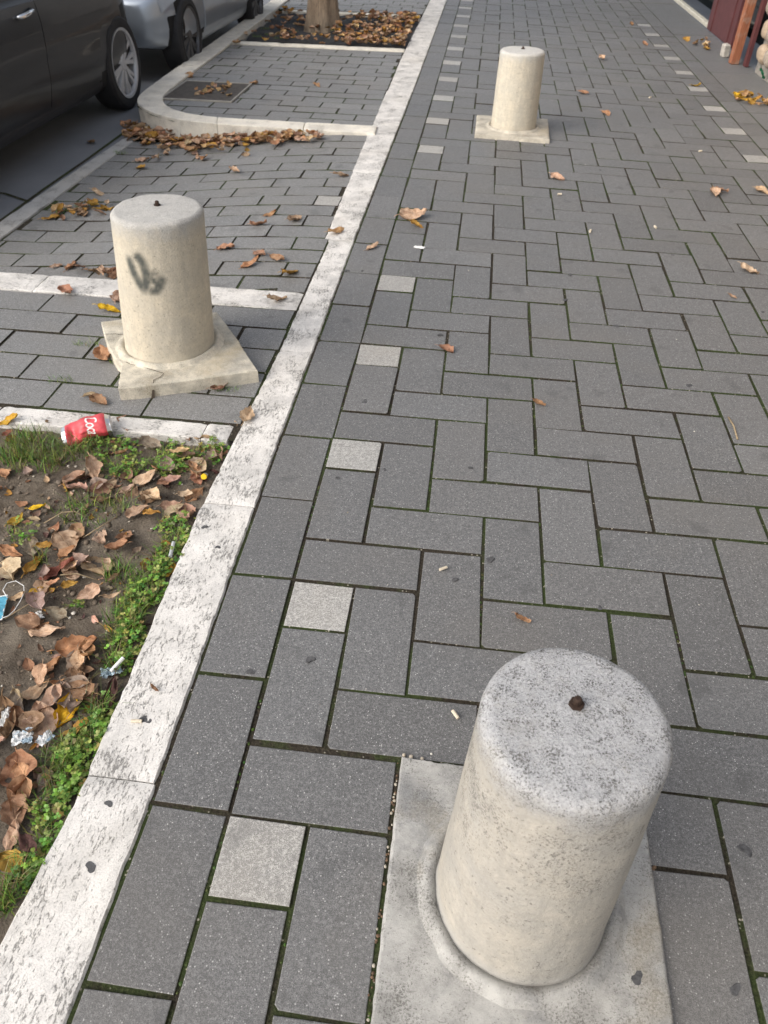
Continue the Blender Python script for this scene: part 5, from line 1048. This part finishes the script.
# ------------------------------------------------------------------ cars
def make_car(name,label,loc,flip,L,W,wz,wy0,wy1,paint,rim_mat,rear_short,wheel_r=.335,tail='tail_light'):
    """local y runs along the car, x=+W side faces the kerb; wheels at wy0 and wy1; body between y=0 and y=L"""
    car=tag(empty(name,loc),label,'car')
    if flip: pass
    belt=.93
    def plan(y):
        a=min(y,L-y)/.55; return W*(1-.17*(1-min(1,a))**2.2)
    def top(y):
        return interp([(0,.62),(.12,.72),(.9,.86),(1.25,belt),(L-.5,belt+.03),(L-.1,belt),(L,.80)],y) if not rear_short else interp([(0,.66),(.15,.76),(1.0,.9),(1.3,belt),(L-.12,belt+.04),(L,.90)],y)
    def bot(y): return .20+.10*max(0,1-y/.5)+.10*max(0,1-(L-y)/.5)
    PR=[(0,.90),(.06,.955),(.20,.985),(.36,1.0),(.52,.992),(.56,1.0),(.78,.985),(.93,.955),(1.0,.91)]
    def side(y,z):
        f=(z-bot(y))/(top(y)-bot(y)); return plan(y)*interp(PR,f)
    ys=[0,.03,.08,.16,.28,.42,.6,.8,1.0,1.2]; ys+= [1.2+(L-2.2)*i/14 for i in range(1,14)]; ys+=[L-q for q in (1.0,.8,.6,.42,.28,.16,.08,.03,0)]
    mb=MB(); rings=[]
    for y in ys:
        e=.10*max(0,1-min(y,L-y)/.10)**2; pf=[0,.06,.20,.36,.52,.56,.67,.78,.87,.93,1.0]
        right=[(side(y,bot(y)+f*(top(y)-bot(y)))-e,y,bot(y)+f*(top(y)-bot(y))) for f in pf]
        crown=.03
        ring=right+[(right[-1][0]*.5,y,top(y)+crown*.8),(-right[-1][0]*.5,y,top(y)+crown*.8)]+[(-x,yy,z) for x,yy,z in right[::-1]]
        rings.append(ring)
    mb.loft(rings,True,0,(1,1,1),True,True)
    body=mb.build('body',[paint,MBLK],car)
    # wheel arches cut out of the body
    cut=MB()
    for wy in (wy0,wy1):
        for sx in (-1,1):
            rgs=[[(sx*xx,wy+(wheel_r+.06)*math.cos(2*PI*k/40),wz+(wheel_r+.06)*math.sin(2*PI*k/40)) for k in range(40)] for xx in (W-.42,W+.2)]
            cut.loft(rgs,True,1,(1,1,1),True,True)
    co_=cut.build('cutter',[paint,MBLK]); md=body.modifiers.new('b','BOOLEAN'); md.object=co_; md.operation='DIFFERENCE'; md.solver='EXACT'
    dg=bpy.context.evaluated_depsgraph_get(); dg.update(); me=bpy.data.meshes.new_from_object(body.evaluated_get(dg)); body.modifiers.clear(); body.data=me; bpy.data.objects.remove(co_)
    me.polygons.foreach_set('use_smooth',[True]*len(me.polygons)); me.set_sharp_from_angle(angle=R(32))
    for p in me.polygons:
        c=p.center
        for wy in (wy0,wy1):
            if math.hypot(c.y-wy,c.z-wz)<wheel_r+.057 and abs(c.x)<W-.02: p.material_index=1
    # greenhouse
    gy0,gy1=(1.15,L-.12) if rear_short else (1.05,L-.15)
    st=[(gy0,0,.0),(gy0+.75,.50,.9),(gy0+1.2,.555,1),(gy1-.9,.55,1),(gy1-.35,.45,.95),(gy1,0,.0)]
    mb=MB(); rings=[]
    for y,h,q in st:
        w=side(y,top(y)*.97); z=top(y)-.01; rings.append([(w*.985,y,z),(w*.86-.02*q,y,z+h*.82+.012),(w*.72,y,z+h+.02),(-w*.72,y,z+h+.02),(-w*.86+.02*q,y,z+h*.82+.012),(-w*.985,y,z)])
    ids=mb.loft(rings,True,0)
    mb.build('roof',[paint],car,smooth=True,angle=35)
    mb=MB()
    for s in (1,-1):
        for a,b in ((1,2),(2,3),(3,4)):
            q=[]
            for i,ti,si in ((a,.10,.12),(b,.10,.05),(b,.93,.05),(a,.93,.12)):
                p0=Vector(rings[i][0]);p1=Vector(rings[i][1]); p=p0.lerp(p1,ti); o_=(rings[b] if i==a else rings[a]); qq=Vector(o_[0]).lerp(Vector(o_[1]),ti); p=p.lerp(qq,si); p.x=(p.x+.004)*s; q.append(p)
            mb.quad(q)
    mb.build('side_window',MGL,car)
    for a,b,nm in ((0,1,'windscreen'),(4,5,'rear_window')):
        P=[Vector(rings[a][1 if a else 0]),Vector(rings[b][1 if b!=5 else 0])]
        mb=MB(); A,B=rings[a],rings[b]
        off=Vector((0,-.006 if a==0 else .006,.006))
        ia=(0,5) if a==0 else (1,4); ib=(1,4) if a==0 else (0,5)
        mb.quad([Vector(A[ia[0]])*1+off,Vector(A[ia[1]])+off,Vector(B[ib[1]])+off,Vector(B[ib[0]])+off]); mb.build(nm,MGL,car)
    # doors: panels standing 5 mm proud, so their shut lines read
    mid=(wy0+wy1)/2
    for s in (1,-1):
        for y0,y1,front in ((wy0+.50,mid-.03,1),(mid-.022,wy1-.16,0)):
            mb=MB(); n=16; k_=14; g=[]
            for j in range(k_+1):
                z=lerp(.30,belt-.03,j/k_); row=[]
                ye=y1
                if not front:
                    rr=wheel_r+.10; dz=z-wz
                    if abs(dz)<rr: ye=min(y1,wy1-math.sqrt(rr*rr-dz*dz))
                for i in range(n+1):
                    sh=.24*(z-.35); ya=y0+(0 if front else sh); yb=(y1+sh) if front else max(ye,ya+.05); y=lerp(ya,yb,i/n); row.append((s*(side(y,z)+.005),y,z))
                g.append(row)
            mb.loft(g,False)
            edge=[g[0][i] for i in range(n+1)]+[g[j][n] for j in range(1,k_+1)]+[g[k_][i] for i in range(n-1,-1,-1)]+[g[j][0] for j in range(k_-1,0,-1)]
            mb.loft([edge,[(x-s*.02,y,z) for x,y,z in edge]],True)
            d=mb.build('door',paint,car,smooth=True,angle=30)
            hy=y1-.07 if front else y1-.18
            if not front: hy=y1-.10
            hz=belt-.075; hx=side(hy,hz)
            hb=MB(); hb.tube([(s*(hx+.006),hy-.10,hz-.012),(s*(hx+.038),hy-.075,hz-.006),(s*(hx+.042),hy,hz),(s*(hx+.038),hy+.075,hz+.006),(s*(hx+.006),hy+.10,hz+.012)],[.012,.015,.016,.015,.012],10); hb.build('handle',MCHR,d,smooth=True)
    # sill strip
    for s in (1,-1):
        mb=MB()
        mb.loft([[(s*(side(y,.27)+.004),y,.285),(s*(side(y,.24)+.010),y,.25),(s*(side(y,.22)-.006),y,.205)] for y in [lerp(wy0+.42,wy1-.42,i/10) for i in range(11)]],False)
        mb.build('sill',MSILL if rear_short else paint,car,smooth=True)
    # wheels
    for wy in (wy0,wy1):
        for s in (1,-1):
            xo=W+.008
            mb=MB(); rt=wheel_r
            prof=[(rt*.70,-.205),(rt*.93,-.205),(rt*.985,-.185),(rt,-.15),(rt,-.055),(rt*.985,-.02),(rt*.93,-.003),(rt*.80,.002),(rt*.745,-.008),(rt*.725,-.03)]
            mb.lathe(prof,64,axis='x',fn=lambda p,a:(s*(xo+p[0]),wy+p[1],wz+p[2]))
            w=mb.build('wheel',MTYRE,car,smooth=True,angle=35)
            mb=MB(); rr=rt*.74
            mb.lathe([(rr,-.20),(rr*.97,-.03),(rr,-.006),(rr*1.0,-.001),(rr*.93,-.006),(rr*.90,-.03)],64,axis='x',fn=lambda p,a:(s*(xo+p[0]),wy+p[1],wz+p[2]))
            mb.lathe([(.055,-.07),(.055,-.022),(.045,-.014),(.02,-.012)],24,axis='x',cap1=True,fn=lambda p,a:(s*(xo+p[0]),wy+p[1],wz+p[2]))
            for q in range(9):
                for dd in (-.075,.075):
                    a0=2*PI*q/9+dd*.6; a1=2*PI*q/9+dd*1.7; w0,w1=.016,.019; ri,ro=.045,rr*.96
                    e=[]
                    for (r_,a_,w_,x_) in ((ri,a0,w0,-.018),(ro*.6,lerp(a0,a1,.6),w1,-.026),(ro,a1,w1*1.1,-.020)):
                        cy,sy=math.cos(a_),math.sin(a_)
                        e.append([(s*(xo+x_-.024),wy+cy*r_-sy*w_,wz+sy*r_+cy*w_),(s*(xo+x_),wy+cy*r_-sy*w_*.7,wz+sy*r_+cy*w_*.7),(s*(xo+x_),wy+cy*r_+sy*w_*.7,wz+sy*r_-cy*w_*.7),(s*(xo+x_-.024),wy+cy*r_+sy*w_,wz+sy*r_-cy*w_)])
                    mb.loft(e,True,0,(1,1,1),True,True)
            mb.build('rim',rim_mat,w,smooth=True,angle=30)
            mb=MB(); mb.lathe([(rr*.9,-.10),(rr*.9,-.095),(.02,-.095)],40,axis='x',cap1=True,fn=lambda p,a:(s*(xo+p[0]),wy+p[1],wz+p[2])); mb.build('brake_disc',MBLK,w)
    # lamps and bumper inserts
    for s in (1,-1):
        for yy,nm,mt in ((.10,'headlight',MLAMP),(L-.06,'tail_light',MTAIL)):
            mb=MB(); rgs=[]
            for i in range(7):
                y=yy+(.30 if yy<1 else -.22)*i/6; zt=top(y)-.06; rgs.append([(s*(side(y,z)+.004-(.10*max(0,1-min(y,L-y)/.10)**2)),y,z) for z in (zt-.09+.006*i,zt-.045,zt)])
            mb.loft(rgs,False); mb.build(nm,mt,car,smooth=True)
    return car
MBLK=m_plain('black_plastic',(.012,.012,.013),.7); MTYRE=m_plain('tyre_rubber',(.022,.022,.024),.75,bump=60,var=.2); MGL=m_glass('car_glass')
MCHR=m_plain('chrome',(.80,.80,.80),.12,1.0,var=.04); MRIM=m_plain('alloy_silver',(.50,.51,.53),.42,.25,var=.06); MRIM2=m_plain('alloy_dark',(.10,.10,.105),.4,.6,var=.3,vs=60)
MLAMP=m_plain('lamp_lens',(.42,.46,.50),.15,var=.05); MTAIL=m_plain('tail_lens',(.35,.01,.01),.15,var=.1)
MPB=m_plain('dark_car_paint',(.013,.014,.017),.34,.0,.45,var=.15,coat=.25,vs=2); MPS=m_plain('silver_car_paint',(.38,.43,.49),.32,.55,.5,var=.05,coat=.6,vs=2); MSILL=m_plain('sill_trim',(.030,.030,.033),.45,var=.1)
# dark car: rear wheel beside the kerb corner
make_car('parked_car','black brown car with chrome door handle and silver multi spoke wheel at the kerb','','' if 0 else None,3.86,.885,.335,.82,3.33,MPB,MRIM,True) if 0 else None
make_car('parked_car','dark brown car with chrome door handle and silver multi spoke wheel at the curved kerb',(-3.275,2.69,-.135),False,3.88,.885,.335,.80,3.35,MPB,MRIM,True,.338)
make_car('parked_car','silver car with dark wheel parked beyond the dark brown car',(-3.165,6.90,-.135),False,3.8,.885,.325,.53,3.06,MPS,MRIM2,False,.325)

# ------------------------------------------------------------------ house front on the right
MPL=m_plain('grey_plaster',(.30,.29,.28),.9,bump=40,var=.15,vs=3); MMAR=m_plain('maroon_paint',(.105,.035,.036),.55,bump=50,var=.18,vs=9); k=NT('rusty_orange_wood'); gw=k.noise(k.coord((16,16,1.2)),6,6,.7); gk=k.noise(k.coord(),9,4,.6); MORG=k.out(k.mix(k.ramp(gk,.52,.66,0,.6),k.mix(k.ramp(gw,.32,.68),(.17,.055,.03),(.42,.17,.085)),(.30,.24,.19)),.8,gw,.7,.006)
bd=tag(empty('shop_building',(3.2,0,0)),'grey building front with dark shop window along the right of the sidewalk','building')
mb=MB(); mb.box((.65,-.5,2.6),(1.0,17.3,5.2)); mb.box((.65,24.4,2.6),(1.0,17.4,5.2)); mb.box((.70,11.925,4.0),(1.0,7.55,2.4)); mb.build('wall',MPL,bd)
mb=MB(); mb.box((.35,11.92,1.4),(.04,7.5,2.74)); mb.build('shop_window',MGL,bd)
mb=MB(); mb.box((.05,13.12,.02),(.06,5.1,.05),bev=.006); mb.build('threshold',m_plain('pale_threshold',(.56,.53,.44),.6),bd)
mb=MB(); mb.box((.06,10.55,1.36),(.05,.06,2.6)); mb.build('window_frame',MBLK,bd)
mb=MB(); mb.box((.05,9.87,1.3),(.10,1.26,2.6),bev=.01); mb.box((-.004,9.45,1.3),(.02,.09,2.58),bev=.004); mb.box((-.004,10.3,1.3),(.02,.09,2.58),bev=.004); mb.build('door_panel',MMAR,bd)
o=MB(); o.box((0,0,1.15),(.075,.085,2.3),bev=.008); o=o.build('wooden_post',MORG); o.location=(3.045,8.36,.0); o.rotation_euler=(R(0),R(0),R(8)); tag(o,'weathered orange brown wooden post at the wall corner on the right','post')
o=MB(); o.box((0,0,.9),(.035,.075,1.8),bev=.008); o=o.build('painted_board',MMAR); o.location=(3.135,8.24,.0); o.rotation_euler=(0,0,R(3)); tag(o,'maroon painted board leaning between the orange post and the stone wall','board')
mb=MB(); mb.box((0,0,.06),(.055,.085,.12),bev=.010); o=mb.build('stone_block',m_plain('white_block',(.46,.43,.38),.85,bump=60,var=.25,vs=14)); o.rotation_euler=(R(4),R(-6),R(14)); o.location=(3.03,8.72,0); tag(o,'white broken stone block left of the orange brown post','stone block')
sw_=tag(empty('stone_wall',(3.13,0,0)),'rubble stone wall with rounded cream stones at the right edge','wall')
mb=MB(); mb.box((.10,4.9,1.1),(.12,6.2,2.2)); mb.build('mortar',m_plain('mortar',(.27,.25,.22),.9,bump=60,var=.25),sw_)
mb=MB(); z=.10; rs=random.Random(5)
while z<2.15:
    y=2.05; h=rs.uniform(.13,.19)
    while y<7.9:
        w=rs.uniform(.14,.27); c=rs.choice([(.60,.47,.34),(.66,.54,.42),(.50,.40,.30),(.62,.52,.44),(.42,.36,.30)]); cy,cz=y+w/2,z+h/2; sd=rs.random()*40; rings=[]
        for a in range(0,91,15):
            f=math.cos(R(a)); rings.append([(.04-.062*math.sin(R(a)),cy+w*.47*f**.7*math.copysign(abs(math.cos(k*PI/8))**.7,math.cos(k*PI/8))*(1+.30*fbm((math.cos(k*PI/8),math.sin(k*PI/8),sd))),cz+h*.46*f**.7*math.copysign(abs(math.sin(k*PI/8))**.7,math.sin(k*PI/8))*(1+.30*fbm((math.cos(k*PI/8),math.sin(k*PI/8),sd+5)))) for k in range(16)])
        mb.loft(rings,True,0,c); y+=w
    z+=h
mb.build('stones',m_attr('rubble_stone',.85,40,.006),sw_,smooth=True)
o=MB(); 
leaf_mesh(o,.12,.5,3,.5); o=o.build('plant_leaf',MLEAF,smooth=True,fix=False); o.location=(3.10,7.55,.06); o.rotation_euler=(.2,.9,.4); o.color=(.02,.16,.08,1); tag(o,'dark green leaf at the foot of the stone wall','leaf')

# ------------------------------------------------------------------ light
w=bpy.data.worlds.new('World'); S.world=w; w.use_nodes=True; nt=w.node_tree
SUN_EL,SUN_AZ=R(38),R(232)          # azimuth clockwise from +y (behind the camera, to the left)
sky=nt.nodes.new('ShaderNodeTexSky'); sky.sky_type='NISHITA'; sky.sun_disc=False; sky.sun_elevation=SUN_EL; sky.sun_rotation=SUN_AZ; sky.dust_density=4.0; sky.air_density=1.0; sky.ozone_density=.6
hs=nt.nodes.new('ShaderNodeHueSaturation'); hs.inputs['Saturation'].default_value=.5
nt.links.new(sky.outputs[0],hs.inputs['Color']); nt.links.new(hs.outputs[0],nt.nodes['Background'].inputs['Color']); nt.nodes['Background'].inputs['Strength'].default_value=.15
sl=bpy.data.lights.new('sun','SUN'); sl.energy=.5; sl.angle=R(60); sl.color=(1.0,.93,.83)
so=link(bpy.data.objects.new('sun',sl)); d=Vector((math.sin(SUN_AZ)*math.cos(SUN_EL),math.cos(SUN_AZ)*math.cos(SUN_EL),math.sin(SUN_EL))); so.rotation_euler=d.to_track_quat('Z','Y').to_euler(); so.location=(0,0,6)

# ------------------------------------------------------------------ camera
cd=bpy.data.cameras.new('camera'); cam=link(bpy.data.objects.new('camera',cd))
RX=Vector((.9925,.12096,.01783)); DN=Vector((.09287,-.65096,-.75341)); FW=Vector((-.07953,.74941,-.65731))
M=Matrix.Identity(4)
for i in range(3): M[i][0]=RX[i]; M[i][1]=-DN[i]; M[i][2]=-FW[i]
M.translation=Vector((.55773,-.72721,1.51422)); cam.matrix_world=M
cd.sensor_fit='VERTICAL'; cd.sensor_height=36; cd.lens=750.24/1024*36; cd.clip_start=.05; cd.clip_end=1000
cd.dof.use_dof=True; cd.dof.focus_distance=1.75; cd.dof.aperture_fstop=7.0
S.camera=cam
S.view_settings.view_transform='Standard'; S.view_settings.look='None'; S.view_settings.exposure=.72; S.view_settings.gamma=1
S.render.resolution_x=768; S.render.resolution_y=1024
